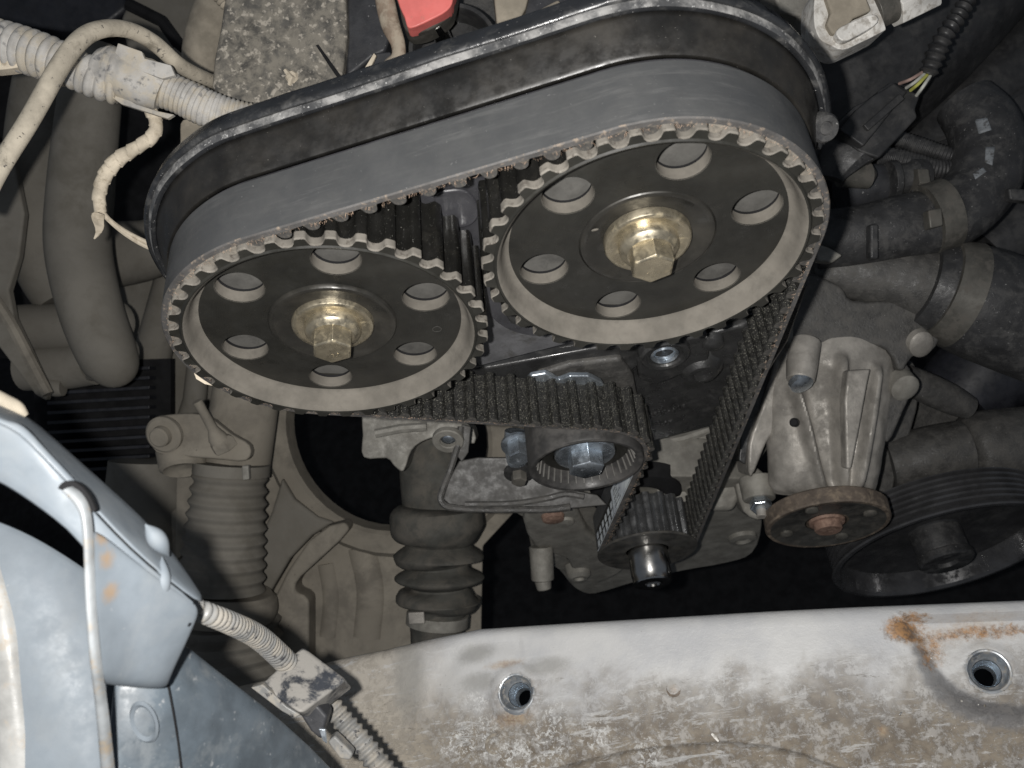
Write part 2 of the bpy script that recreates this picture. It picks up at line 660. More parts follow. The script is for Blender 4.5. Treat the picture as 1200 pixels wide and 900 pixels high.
def bolt(name, label, c, r, h, ax=ZX, mt=None, washer=None, rot=0, group=None, cat='bolt', mw=None, recess=False):
    t = thing(name, label, cat, c, group)
    mt = mt or m_zinc
    if washer:
        part('washer', G().rev([(0, -.5), (washer, -.5), (washer, 1.2), (washer * .93, 1.6), (0, 1.6)], c, ax, 28), mw or mt, t)
    part('bolt_head', G().hexb(c + unit(ax) * 1.5, ax, r, h, rot), mt, t, bevel=.25)
    return t


# ------------------------------------------------------------------ belt drive
D = 125.49
LC, RC, CC, TC = V(0, 0, 0), V(D, 0, 0), V(67.85, -297.6, 0), V(63.5, -151.9, 0)
RL = 60.5          # land radius on the cams
NT_CAM, NT_CRK = 37, 18
RK = 29.43
BACK = 2.3
BZ0, BZ1 = -2.2, -28.2     # belt front and rear edge
circles = [(LC, RL, 1), (RC, RL, 1), (CC, RK, 1), (TC, 29.6 + BACK, -1)]


def tangent(a, b):
    (ca, ra, sa), (cb, rb, sb) = a, b
    d = (cb - ca)[:2]
    L = np.linalg.norm(d)
    th = math.acos((sa * ra - sb * rb) / L)
    u = d / L
    n = V(u[0] * math.cos(th) - u[1] * math.sin(th), u[0] * math.sin(th) + u[1] * math.cos(th))
    return ca[:2] + n * sa * ra, cb[:2] + n * sb * rb


segs = []
K = len(circles)
tans = [tangent(circles[i], circles[(i + 1) % K]) for i in range(K)]
# list of (kind, length, data)
for i in range(K):
    p, q = tans[i]
    segs.append(('line', np.linalg.norm(q - p), (p, q)))
    c, r, s = circles[(i + 1) % K]
    a = math.atan2(*(q - c[:2])[::-1])
    p2 = tans[(i + 1) % K][0]
    b = math.atan2(*(p2 - c[:2])[::-1])
    da = (a - b) % (2 * math.pi) if s > 0 else (b - a) % (2 * math.pi)
    segs.append(('arc', da * r, (c, r, s, a)))
LEN = sum(s[1] for s in segs)
NB = round(LEN / (2 * math.pi * RL / NT_CAM))
PITCH = LEN / NB


def at(s):
    """point on the land line, tangent and outward normal at arc length s"""
    s = s % LEN
    for k, L, d in segs:
        if s <= L:
            if k == 'line':
                p, q = d
                t = (q - p) / L
                P = p + t * s
            else:
                c, r, sg, a = d
                an = a - sg * s / r
                P = c[:2] + r * V(math.cos(an), math.sin(an))
                t = V(math.sin(an), -math.cos(an)) * sg
            return P, t, V(-t[1], t[0])
        s -= L
    return at(0)


# phase: belt tooth centres; align with the right pulley's groove angles
arcR0 = segs[0][1]
aR = segs[1][2][3]
PH = arcR0 + (aR - math.radians(69.3)) * RL     # a tooth sits at 69.3 deg
PH = PH % PITCH


def phase_for(idx, c):
    """angle of a belt tooth on wrap idx (1 right, 3 crank, 7 left)"""
    s0 = sum(x[1] for x in segs[:idx]) + segs[idx][1] / 2
    k = round((s0 - PH) / PITCH)
    P, t, n = at(PH + k * PITCH)
    return math.atan2(P[1] - c[1], P[0] - c[0])


belt = thing('timing_belt', 'black toothed timing belt looped round two cam pulleys, its grey back frayed at one edge', 'timing belt', V(60, -100, -15))
g = G()
n = NB * 6
ring = []
for i in range(n):
    P, t, nn = at(LEN * i / n)
    fray = .25 * mn.noise(Vector((P[0] * .25, P[1] * .25, 1.5)))
    o1 = P + nn * BACK
    ring.append([V(*P, BZ0 + fray), V(*(P + nn * (BACK - .45)), BZ0), V(*o1, BZ0 - .5), V(*o1, BZ1 + .5), V(*(P + nn * (BACK - .4)), BZ1),
                 V(*P, BZ1)])
for i in range(n):
    a, b = ring[i], ring[(i + 1) % n]
    o = len(g.v)
    g.v += [tuple(x) for x in a + b]
    for j in range(6):
        j2 = (j + 1) % 6
        g.f.append((o + j, o + j2, o + 6 + j2, o + 6 + j))
        g.m.append((1, 1, 0, 1, 1, 2)[j])
bm = bmesh.new()
bo = part('belt_backing', g, [m_beltback, m_beltedge, m_belttooth], belt)
bm.from_mesh(bo.data)
bmesh.ops.remove_doubles(bm, verts=bm.verts, dist=1e-6)
bmesh.ops.recalc_face_normals(bm, faces=bm.faces)
bm.to_mesh(bo.data)
bm.free()
bo.data.shade_smooth()
bo.data.set_sharp_from_angle(angle=math.radians(22))
# teeth: one mesh, one object per tooth
prof = []
for k in range(15):
    u = -1 + 2 * k / 14
    prof.append((3.05 * u if abs(u) > .99 else (2.75 * u if abs(u) > .8 else 2.35 * math.copysign(abs(u / .8) ** .9, u)),
                 0 if abs(u) > .99 else -3.15 * min(1, (1 - abs(u) ** 3.2) * 1.3) ** .75))
prof = [(-3.2, .25), (-2.8, -.3), (-2.5, -1.0), (-2.3, -1.8), (-1.9, -2.6), (-1.2, -3.2), (-.4, -3.45), (.4, -3.45), (1.2, -3.2),
        (1.9, -2.6), (2.3, -1.8), (2.5, -1.0), (2.8, -.3), (3.2, .25)]
g = G()
m = len(prof)
vs = [V(a, b, BZ0 - .15) for a, b in prof] + [V(a, b, BZ1 + .2) for a, b in prof]
fs = [(i, i + 1, m + i + 1, m + i) for i in range(m - 1)]
g.add(vs, fs, 0)
g.f.append(tuple(range(m)))
g.m.append(1)
g.f.append(tuple(range(m, 2 * m))[::-1])
g.m.append(1)
tooth_me = mesh_of('tooth', g, [m_belttooth, m_toothend], V(0, 0, 0), 50)
tooth_dusty = mesh_of('tooth', g, [m_belttooth, m_toothend2], V(0, 0, 0), 50)
s_left = sum(x[1] for x in segs[:7]) + segs[7][1] * .25
for k in range(NB):
    P, t, nn = at(PH + k * PITCH)
    sk = (PH + k * PITCH) % LEN
    o = bpy.data.objects.new('tooth', tooth_dusty if sk > s_left or (sk < arcR0 + segs[1][1] * .7 and sk > arcR0 * 1.25) else tooth_me)
    COL.objects.link(o)
    o.parent = belt
    ux, uy = dirb(V(t[0], t[1], 0)), dirb(V(nn[0], nn[1], 0))
    uz = dirb(V(0, 0, 1))
    # local x = tangent, local y(blender) = -Z engine, local z = normal
    mw = Matrix((ux, -uz, uy)).transposed().to_4x4()
    mw.translation = bl(V(P[0], P[1], 0)) - bl(ORG[belt.name])
    o.matrix_local = mw
# frayed threads along the front edge
g = G()
for i in range(900):
    s = random.uniform(-.45, .30) * LEN if i % 3 else random.uniform(-.2, .16) * LEN
    P, t, nn = at(s)
    b = V(*(P + nn * random.uniform(-.9, .25)), BZ0 + .1)
    d = unit(V(*(t * random.uniform(-1, 1) + nn * random.uniform(-1.4, .4)), random.uniform(.1, .9)))
    L = random.uniform(.3, 1.1)
    pth = [b, b + d * L * .5 + V(*(t * .15), 0), b + d * L + V(*(nn * -.3), 0)]
    g.tube(pth, [.055, .05, .03], 3)
part('frayed_edge_threads', g, m_thread, belt, kind='stuff')
# torn flap at the lower left of the belt edge
P, t, nn = at(LEN - 2 * math.pi * RL * .27)
flp = pxpoly([(227, 436), (232, 437), (243, 446), (249, 452), (240, 450), (230, 444)], 385)
part('torn_edge_flap', G().prism(flp, VIEW * .6), m_tape, belt, label='pale torn flap peeling from the belt edge')


# printed tag on the belt back between tensioner and crank
def beltback_pt(s, z, h=.06):
    P, t, nn = at(s)
    return V(*(P + nn * (BACK + h)), z)


s_up = sum(x[1] for x in segs[:4])      # start of the crank->tensioner line
ln_ = segs[4][1]


def btag(s0, s1, z0, z1, h):
    g = G()
    g.grid([[beltback_pt(s0 + (s1 - s0) * i / 6, z, h) for i in range(7)] for z in (z0, z1)])
    return g


tag = part('printed_label', btag(s_up + 2, s_up + ln_ - 22, BZ0 - 1.5, BZ0 - 14, .06), m_belttooth, belt, label='black and white printed strip on the belt back')
# helper to write text on the belt-back plane
def text_geo(txt, size, orig, ux, uy, m=0, ext=.02):
    cu = bpy.data.curves.new('lettering', 'FONT')
    cu.body = txt
    cu.size = size
    cu.resolution_u = 2
    cu.extrude = ext
    ob = bpy.data.objects.new('lettering', cu)
    COL.objects.link(ob)
    dg = bpy.context.evaluated_depsgraph_get()
    me = ob.evaluated_get(dg).to_mesh()
    ux, uy = unit(ux), unit(uy)
    uz = np.cross(ux, uy)
    g = G()
    g.add([orig + ux * v.co.x + uy * v.co.y + uz * v.co.z for v in me.vertices], [tuple(p.vertices) for p in me.polygons], m)
    ob.evaluated_get(dg).to_mesh_clear()
    bpy.data.objects.remove(ob)
    bpy.data.curves.remove(cu)
    return g


sA, sB = s_up + 6, s_up + ln_ - 16
Pm = (sA + sB) / 2
g = btag(sA + .45 * (sB - sA), sB, BZ0 - 2.0, BZ0 - 17, .09)
part('printed_label', g, m_whitetag, belt, label='white printed tag on the belt back')
up = unit(beltback_pt(sB, 0, 0) - beltback_pt(sA, 0, 0))
g = G()
for i in range(5):      # rows of small dark print on the white tag
    o_ = beltback_pt(sA + .50 * (sB - sA), BZ0 - 5.0 - 2.4 * i, .13)
    g.join(text_geo('158 RU 24 0927'[i:] if i % 2 else 'TIMING 137 X 24', 2.2, o_, up, V(0, 0, 1)))
part('print', g, m_void, belt)
g = G()
for i in range(6):      # white bars of the barcode strip
    a = sA - 4 + (sB - sA) * .085 * i
    g.join(btag(a, a + (sB - sA) * .055, BZ0 - 2.2, BZ0 - 6.2, .1))
    g.join(btag(a, a + (sB - sA) * .05, BZ0 - 7.4, BZ0 - 11.4, .1))
g.join(btag(sA - 8, sB, BZ0 - .9, BZ0 - 1.7, .1))
part('print', g, m_whitetag, belt)


def toothed(c, rl, N, ph, z0, z1, depth=3.75, hw=3.2, front_dust=2.7):
    """closed outline of a toothed rim, list of (angle, r)"""
    out = []
    for k in range(N):
        a0 = ph + 2 * math.pi * k / N
        # tip edges at +-hw around the groove centre
        for s_, r in ((-hw - .75, rl), (-hw - .1, rl - .3), (-hw + .2, rl - 1.2), (-hw + .6, rl - 2.3), (-hw + 1.35, rl - 3.3), (-.8, rl - depth + .1), (0, rl - depth),
                      (.8, rl - depth + .1), (hw - 1.35, rl - 3.3), (hw - .6, rl - 2.3), (hw - .2, rl - 1.2), (hw + .1, rl - .3), (hw + .75, rl)):
            out.append((a0 + s_ / rl, r))
    return out


m_web = M('turned_black_web', (.0165, .0163, .0145), .34, dust=(.040, .038, .032), dlo=.35, dhi=.8, dmm=34, dmul=.5,
          spk=(.14, .13, .12), slo=.74, shi=.775, smm=.5, bd=.012)
nt_ = NT(m_web)
sx = nt_.t.nodes.new('ShaderNodeSeparateXYZ')
nt_.link(nt_.co, sx.inputs[0])
r_ = nt_.math('SQRT', nt_.math('ADD', nt_.math('MULTIPLY', sx.outputs['X'], sx.outputs['X']), nt_.math('MULTIPLY', sx.outputs['Z'], sx.outputs['Z'])))
n1_ = nt_.t.nodes.new('ShaderNodeTexNoise')
n1_.noise_dimensions = '1D'
n1_.inputs['Scale'].default_value = 1.6
n1_.inputs['Detail'].default_value = 4
nt_.link(r_, n1_.inputs['W'])
nt_.bump(n1_.outputs['Fac'], .045)
m_hub = M('worn_hub_black', (.032, .031, .028), .30, .3, dust=(.075, .068, .056), dlo=.35, dhi=.8, dmm=24, dmul=.5, bd=.015)
m_sealdisc = M('dusty_grey_disc', (.10, .097, .09), .85, dust=(.06, .058, .054), dlo=.45, dhi=.7, dmm=12, bd=.06)


def pulley(name, label, c, ph, hole_phase, mark, hubz, grp='camshaft pulleys'):
    t = thing(name, label, 'pulley', c + V(0, 0, -15), grp)
    # toothed rim
    g = G()
    out = toothed(c, RL - .05, NT_CAM, ph, 0, -30)
    n = len(out)

    def rg(dr, z):
        return [V(c[0] + (r + dr) * math.cos(a), c[1] + (r + dr) * math.sin(a), z) for a, r in out]

    def cr(r, z):
        return [V(c[0] + r * math.cos(a), c[1] + r * math.sin(a), z) for a, _ in out]
    g.grid([cr(56.3, -.15), rg(-.55, 0)], 0, True)
    g.grid([rg(-.55, 0), rg(0, -.45)], 2, True)
    g.grid([rg(0, -.45), rg(0, -3.2)], 2, True)
    g.grid([rg(0, -3.2), rg(0, -30), cr(53, -30)], 1, True)
    g.grid([cr(56.3, -.15), cr(55.6, .35), cr(55.0, .1)], 0, True)
    part('toothed_rim', g, [m_black, m_oily, m_teethdust], t, sharp=50)
    g = G()
    g.rev([(55.0, .1), (54.2, -.6), (53.2, -3.5), (52.4, -6.5), (51.3, -7.9), (50.2, -8.3)], c, ZX, 120, 0)
    g.rev([(53, -30), (52.5, -15.0)], c, ZX, 96, 1)
    part('inner_rim_wall', g, [m_dustband, m_black], t, label='broad dusty band inside the rim')
    # web with six holes
    r_h = 8.9
    loops = [[c + V(50.2 * math.cos(a), 50.2 * math.sin(a), -8.3) for a in np.linspace(0, 2 * math.pi, 96, endpoint=False)]]
    ctr = [c + 39.4 * V(math.cos(a), math.sin(a), 0) for a in [math.radians(hole_phase + 60 * k) for k in range(6)]]
    for q in ctr:
        loops.append([q + V(r_h * math.cos(a), r_h * math.sin(a), -8.3) for a in np.linspace(0, 2 * math.pi, 40, endpoint=False)])
    inner = [c + V(24.9 * math.cos(a), 24.9 * math.sin(a), -8.3) for a in np.linspace(0, 2 * math.pi, 64, endpoint=False)]
    g = G()
    g.prism(loops[0], V(0, 0, -5.2), 0, loops[1:] + [inner])
    part('web', g, m_web, t, sharp=30)
    # dusty sleeves of the six holes; black rear ring painted for the shaded gap
    for q in ctr:
        part('hole_wall', G().rev([(r_h + .25, -8.25), (r_h - .06, -8.55), (r_h - .06, -13.2), (r_h - .1, -14.3)], q, ZX, 40, mats=[0, 0, 1]), [m_dustband, m_void], t)
    part('hub_plate', G().rev([(24.9, -13), (24.9, -8.25), (24.75, -7.6 + hubz), (24.2, -6.9 + hubz), (23.2, -6.7 + hubz), (22.2, -7.0 + hubz), (17.2, -8.4 + hubz), (0, -8.4 + hubz)], c, ZX, 96), m_hub, t)
    part('seal_disc', G().rev([(51.5, -18.5), (51.5, -17.2), (0, -17.2)], c, ZX, 72), m_sealdisc, t)
    w = part('washer', G().rev([(15.9, -9.5), (15.9, -6.9), (15.5, -6.25), (14.6, -5.9), (13.6, -6.1), (12.2, -6.6), (9, -6.7), (0, -6.7)], c, ZX, 56), m_gold, t)
    part('bolt_flange', G().rev([(11, -6.8), (10.8, -3.9), (10.2, -3.0), (9.0, -2.3), (8.3, -1.7), (0, -1.7)], c, ZX, 48), m_gold, t)
    b = part('bolt_head', G().hexb(c + V(0, 0, -2.4), ZX, 8.1, 8.0, mark, .07), m_gold, t, bevel=.3)
    u = V(1, 0, 0)
    part('head_marking', text_geo('10.9', 3.1, c + V(-3.2, -3.4, 5.62), u, V(0, 1, 0)), m_gold, b)
    return t, ctr


pl, _ = pulley('camshaft_pulley', 'left toothed black pulley with six holes, whose bare teeth face the other pulley', LC, phase_for(7, LC), 1.0, 2, 0)
part('timing_mark', G().rev([(1.9, -8.28), (1.9, -8.1), (1.6, -8.1), (1.6, -8.28)], PZ(512, 385.5, -8.3) * V(1, 1, 0), ZX, 20), m_darkst, pl)
pr_, _ = pulley('camshaft_pulley', 'right, nearer toothed black pulley with six holes and scratched hub plate', RC, phase_for(1, RC), 2.0, 12, -1.2)
part('scratch', G().rev([(.0, -7.9), (.7, -7.9), (.0, -7.6)], PZ(697, 268.5, -8.3) * V(1, 1, 0), ZX, 8, sc=2), m_dustband, pr_)

# crank sprocket
cs = thing('crankshaft_sprocket', 'small dark steel toothed sprocket with polished snout, low in the belt loop', 'sprocket', CC + V(0, 0, -15))
g = G()
ph = phase_for(3, CC)
out = toothed(CC, RK - .05, NT_CRK, ph, 0, -30, 3.6, 3.0)
rg = lambda dr, z: [V(CC[0] + (r + dr) * math.cos(a), CC[1] + (r + dr) * math.sin(a), z) for a, r in out]
g.grid([[V(CC[0] + 12 * math.cos(a), CC[1] + 12 * math.sin(a), -2) for a, r in out], rg(0, -2), rg(0, -30),
        [V(CC[0] + 12 * math.cos(a), CC[1] + 12 * math.sin(a), -30) for a, r in out]], 0, True)
part('toothed_rim', g, M('worn_sprocket_steel', (.26, .265, .27), .28, .85, var=.1, bd=.02), cs, sharp=50)
part('guide_flange', G().rev([(11, -2.6), (31.5, -2.6), (32, -2.2), (32, -1.3), (31.5, -.9), (14.5, -.9), (13.6, -2.0), (11, -2.0)], CC, ZX, 72), m_darkst, cs)
part('crank_snout', G().rev([(12.6, -4), (12.6, 14.5), (12.2, 15.2), (12.2, 19.5), (11.4, 20.3), (5, 20.3), (4.4, 19), (0, 19)], CC, ZX, 48), m_snout, cs)

# tensioner
tt = thing('belt_tensioner', 'smooth black tensioner roller with ribbed cup and bright hexagon bolt', 'tensioner', TC + V(0, 0, -12))
part('roller', G().rev([(26, -28), (29.55, -28), (29.55, 0), (29.1, 1.5), (28.2, 2.1), (26.6, 1.8), (25.6, .4), (25.0, -3), (23.8, -8.5), (17.5, -9)], TC, ZX, 72),
     M('worn_roller_black', (.040, .039, .038), .42, dust=(.085, .08, .075), dlo=.4, dhi=.7, dmm=16, spk=(.3, .3, .3), slo=.73, shi=.76, smm=.6, bd=.03), tt)
for k in range(36):
    a = math.radians(10 * k + 4)
    e = V(math.cos(a), math.sin(a), 0)
    tng = V(-math.sin(a), math.cos(a), 0)
    part('cage_rib', G().prism([TC + e * 25.5 + V(0, 0, -.6) - tng * .22, TC + e * 25.5 + V(0, 0, -.6) + tng * .22, TC + e * 23.9 + V(0, 0, -7.6) + tng * .22,
                                TC + e * 23.9 + V(0, 0, -7.6) - tng * .22], -e * .8), M('pale_rib_edges', (.15, .145, .135), .4, bd=0), tt)
part('bearing_shield', G().rev([(23.6, -8.8), (22, -6.6), (19, -6.0), (16.5, -6.0), (16, -7.4), (0, -7.4)], TC, ZX, 56), m_black, tt)
part('washer', G().rev([(15.6, -7.5), (15.6, -5.0), (15.1, -4.3), (12.5, -3.9), (0, -3.9)], TC, ZX, 48), m_zinc, tt)
part('bolt_head', G().hexb(TC + V(0, 0, -4), ZX, 9.4, 8.2, 6, .06), m_zinc, tt, bevel=.4)
part('backing_bracket', slab([(612, 452), (622, 441), (640, 438), (655, 446), (668, 441), (690, 441), (705, 448), (712, 460), (700, 475), (620, 470)], Z=-27, thick=3), m_zinc, tt, bevel=1.0,
     label='bright zinc bracket tabs behind the belt')
part('backing_bracket', G().tube(pxpath([(616, 449, 492, 5), (636, 443, 492, 8), (652, 449, 490, 5), (668, 446, 489, 6), (690, 448, 489, 7), (707, 456, 489, 5)], 5) and
                                 [q[:3] for q in pxpath([(616, 449, 492, 5), (636, 443, 492, 8), (652, 449, 490, 5), (668, 446, 489, 6), (690, 448, 489, 7), (707, 456, 489, 5)], 5)],
                                 [q[3] for q in pxpath([(616, 449, 492, 4), (636, 443, 492, 8), (652, 449, 490, 4), (668, 446, 489, 6), (690, 448, 489, 7), (707, 456, 489, 4)], 5)], 10), m_zinc, tt)
# ------------------------------------------------------------------ rear cover
def stadium(r, z, a_end=-14, a_start=200):
    pts = []
    for a in np.linspace(math.radians(a_start), math.pi / 2, 40):
        pts.append(V(r * math.cos(a), r * math.sin(a), z))
    for x in np.linspace(0, D, 14)[1:-1]:
        pts.append(V(x, r, z))
    for a in np.linspace(math.pi / 2, math.radians(a_end), 40):
        pts.append(V(D + r * math.cos(a), r * math.sin(a), z))
    return pts


cov = thing('rear_belt_cover', 'black pressed belt cover with scuffed rolled lip arching behind both pulleys', 'engine cover', V(60, 40, -40))
g = G()
g.grid([stadium(62.0, -29.4), stadium(63.6, -29.3), stadium(64.6, -30.2), stadium(68.4, -41.5), stadium(69.3, -43.2)])
part('shroud_wall', g, m_cover, cov, solid=1.2)
prof = [(69.3, -43.2), (70.3, -42.6), (71.2, -42.7), (71.9, -43.8), (72.3, -45.2), (73.2, -44.9), (74.0, -45.4), (74.2, -46.6), (73.6, -48.5), (73.0, -52), (72.2, -54)]
rows = []
for r, z in prof:
    q = stadium(r, z)
    rows.append([p + V(0, 0, 0) + unit(V(p[0] - min(max(p[0], 0), D), p[1], 0)) * .45 * mn.noise(Vector((p[0] * .06, p[1] * .06, 2.2))) for p in q])
gl = G()
for i_ in range(len(rows) - 1):
    gl.grid(rows[i_:i_ + 2], 1 if i_ in (2, 3) else 0)  # crest rows paler: scuffs plus the lip's highlight, painted in
bm = bmesh.new()
lo = part('rolled_lip', gl, [m_coverlip, M('scuffed_lip_crest_sheen', (.06, .061, .063), .26, dust=(.34, .335, .325), dlo=.38, dhi=.66, dmm=10, dmul=.8, spk=(.5, .5, .49), slo=.62, shi=.72, smm=1.0, bmm=.9, bd=.08)], cov)
bm.from_mesh(lo.data)
bmesh.ops.remove_doubles(bm, verts=bm.verts, dist=1e-6)
bmesh.ops.recalc_face_normals(bm, faces=bm.faces)
bm.to_mesh(lo.data)
bm.free()
lo.data.set_sharp_from_angle(angle=math.radians(50))
# flat pressed plate closing the cover between and behind the pulleys
edge = stadium(64.5, -33, -42, 236)
low = [PZ(x, y, -33) for x, y in [(905, 352), (850, 372), (790, 388), (700, 398), (668, 402), (640, 409), (600, 418), (563, 428), (540, 432), (500, 440)]]
low = [V(p[0], p[1], -33) for p in low]
part('oily_back_plate', G().prism(edge + low, V(0, 0, -2)), m_oilplate, cov, sharp=30)
# pressed channel between pulleys
part('pressed_channel', slab(rnd([(508, 232), (525, 224), (548, 226), (562, 246), (556, 262), (538, 268), (520, 258)], 3), Z=-31.5, thick=2), m_oilplate, cov, bevel=1.2)
# grey grained moulding under the right pulley
mo = thing('grey_grained_moulding', 'grey grain-textured moulding wedged between the two pulleys', 'engine cover', PZ(610, 390, -30))
part('grained_face', slab([(560, 350), (575, 352), (588, 372), (605, 383), (640, 392), (664, 399), (664, 403), (562, 429), (555, 420)], Z=-30, thick=5), m_plate, mo, bevel=.6)
ring_ = [(565, 345), (572, 366), (585, 380), (605, 390), (628, 394), (636, 388), (610, 382), (595, 370), (588, 352), (585, 335), (575, 330)]
part('curved_shoulder', slab(rnd(ring_, 3), Z=-26, thick=5), m_oilplate, mo, bevel=1.2)
part('toothed_remnant', slab([(590, 366), (596, 359), (604, 361), (603, 370), (612, 371), (621, 372), (624, 380), (618, 386), (598, 379)], Z=-25, thick=3), m_block, mo, bevel=.8)
# small pin at the right end of the lip
q = PZ(967, 150, -36)
tp = thing('lip_retaining_pin', 'small round dusty pin head at the right end of the cover lip', 'pin', q)
part('pin_head', G().rev([(5.4, -5), (5.4, 0), (4.6, 1.2), (2.6, 1.2), (2.2, .3), (0, .3)], q, V(.3, .5, .8), 24), m_rubber, tp)

# ------------------------------------------------------------------ engine block
eb = thing('engine_block', 'oily black cylinder head casting seen inside the belt loop below the pulleys', 'engine', V(100, -110, -60))
part('head_casting', slab([(470, 440), (562, 428), (668, 402), (800, 385), (905, 355), (950, 330), (925, 400), (880, 470), (850, 495), (765, 518), (752, 470), (700, 455), (640, 440), (560, 455), (480, 470)],
                          Z=-40, thick=50), m_block, eb, bevel=2)
# ledge strip just under the moulding
part('casting_ledge', slab([(566, 432), (700, 408), (760, 404), (762, 422), (730, 440), (700, 436), (640, 446), (575, 452)], Z=-36, thick=12), m_block, eb, bevel=1.5)
part('casting_ledge', slab([(628, 440), (668, 428), (728, 421), (742, 440), (748, 468), (728, 470), (705, 452), (640, 448)], Z=-33, thick=10), m_darkalloy, eb, bevel=2.2)
part('casting_rib', G().tube([q[:3] for q in pxpath([(745, 470, 500, 4), (770, 458, 500, 4), (796, 448, 500, 4), (800, 437, 500, 3)], 5)], 2.2, 8), m_block, eb)
part('casting_rib', slab([(768, 404), (830, 392), (832, 425), (800, 440), (770, 452), (748, 446), (746, 424)], Z=-34, thick=12), m_block, eb, bevel=2.2)
part('casting_rib', slab([(832, 392), (868, 382), (885, 372), (890, 380), (870, 402), (862, 430), (834, 436)], Z=-36, thick=12), m_block, eb, bevel=2.2)
# threaded insert
q = PZ(779, 417, -31)
part('threaded_boss', G().rev([(13, -6), (12.2, 0), (11, 1), (9.2, .6), (8.6, -.5), (7.2, -.5), (6.9, -1.5)], q, ZX, 40), m_block, eb)
g = G().rev([(6.9, -.4), (6.2, .4), (5.8, .2)] + [(5.6 if i % 2 else 4.9, -.5 - .55 * i) for i in range(14)] + [(0, -8.5)], q, ZX, 36)
part('threaded_insert', g, m_zinc, eb, label='bright threaded insert', sharp=20)
q = PZ(823, 437, -33)
part('casting_boss', G().rev([(13, -8), (11, -2), (7.5, 1.5), (5.2, 1.8), (4.6, -1), (0, -2)], q, ZX, 36), m_block, eb)
part('casting_boss', G().rev([(6, -4), (5, 0), (3, 1.2), (0, 1.4)], PZ(836, 405, -33), ZX, 24), m_block, eb)
part('raised_casting_text', text_geo('8910-4 19', 5.2, PZ(762, 489, -39.6), V(1, .12, 0), V(-.12, 1, 0), ext=.5).join(text_geo('1.27', 5.2, PZ(772, 500, -39.6), V(1, .12, 0), V(-.12, 1, 0), ext=.5)),
     m_block, eb)
# hose clamps and small bolts left of the tensioner
bolt('tensioner_stud', 'bright zinc flanged stud just left of the tensioner roller', PD(606, 520, 505), 6.5, 10, unit(V(.1, .25, 1)), m_zinc, 9, 10)
bolt('bracket_bolt', 'small square-looking bolt in a dark collar below the bright stud', PD(608, 553, 520), 4.6, 6, unit(V(0, .2, 1)), m_clamp, 8.6, 0, mw=m_block)
part('bracket_arm', G().tube([PD(604, 505, 506), PD(603, 520, 508), PD(606, 540, 516)], 6, 12), m_zinc, bpy.data.objects['tensioner_stud'])

# lower block: alloy behind the right run of the belt
lb = thing('lower_block_casting', 'grey oily block casting between the sprocket and the right run of the belt', 'engine', PD(810, 560, 600))
part('block_face', slab([(762, 512), (850, 488), (885, 470), (905, 520), (880, 560), (860, 600), (780, 600), (745, 575), (755, 540)], 590, thick=50), m_alloy, lb, bevel=4, seg=3)
for (x, y, r) in ((790, 545, 16), (815, 570, 14), (775, 572, 12), (838, 545, 12)):
    part('casting_lump', G().rev([(r * .56, -6), (r * .5, 2), (r * .3, 6), (0, 7)], PD(x, y, 588), -VIEW, 20), m_alloy, lb)
part('casting_ridge', G().tube([PD(760, 522, 585), PD(800, 514, 585), PD(842, 500, 585)], 3, 8), m_alloy, lb)

# oil pump housing under the sprocket
op = thing('oil_pump_housing', 'grey cast oil pump housing with ribs behind and under the small sprocket', 'pump', PD(740, 640, 650))
part('pump_casting', slab(rnd([(598, 597), (616, 594), (640, 590), (700, 580), (760, 560), (850, 560), (888, 570), (893, 615), (882, 648), (850, 660), (800, 669), (745, 682), (712, 692), (690, 696), (672, 688),
                               (655, 668), (640, 660), (622, 640), (618, 612)], 3), Z=-34, thick=28), m_alloy, op, bevel=4, seg=3)
part('pump_shoulder', slab(rnd([(616, 600), (668, 592), (690, 625), (720, 648), (735, 665), (700, 684), (675, 676), (662, 655), (625, 640)], 3), Z=-28, thick=10), m_alloy, op, bevel=3, seg=3)
part('drain_boss', G().tube([PD(634, 640, 640), PD(636, 680, 640)], [8.5, 8], 16).tube([PD(636, 680, 640), PD(638, 691, 640)], [6, 5], 16), m_alloy, op, bevel=1)
part('boss', G().rev([(10, -6), (9, 2), (6, 4.5), (4, 4.5), (3.5, 2.5), (0, 2.5)], PZ(678, 672, -27), ZX, 28), m_alloy, op)
part('rust_stain_boss', G().rev([(8, -3), (7, 2), (4, 3), (0, 3)], PZ(648, 606, -27), ZX, 20), m_copper, op, label='rust-red boss')
part('boss', G().rev([(7, -3), (6, 1), (0, 1.5)], PZ(662, 612, -27), ZX, 20), m_alloy, op)
part('boss', G().rev([(11, -4), (10, 2), (6, 3), (4, 1), (0, 1)], PZ(870, 630, -33), ZX, 28), m_alloy, op)
part('seal_boss', G().rev([(30, -6), (29, 4), (20, 6), (16, 5)], PZ(745, 575, -36), ZX, 36), m_void, op)

# oily splash sheet with bent strap
sp = thing('oily_sheet_bracket', 'oily sheet bracket edged by a bent strap with an eye, left of the tensioner', 'bracket', PD(580, 560, 560))
part('sheet', slab([(538, 540), (560, 536), (604, 536), (632, 566), (700, 580), (712, 592), (660, 597), (530, 595), (519, 585), (526, 562)], 548, thick=3), M('oil_filmed_sheet', (.055, .053, .05), .5, dust=(.09, .086, .08), dlo=.45, dhi=.7, dmm=9, dmul=.6, bmm=2, bd=.06), sp, bevel=.8)
strap = [(540, 500), (538, 517), (534, 530), (527, 552), (519, 572), (516, 584), (521, 592), (532, 595), (560, 597), (600, 597), (640, 597), (668, 594)]
P = smooth_path([PD(x, y, 543) for x, y in strap], 5)
part('bent_strap', G().tube(P, 2.1, 8, flat=1.0), m_darkalloy, sp)
q = PD(525, 516, 541)
axv = unit(V(.0, .35, 1))
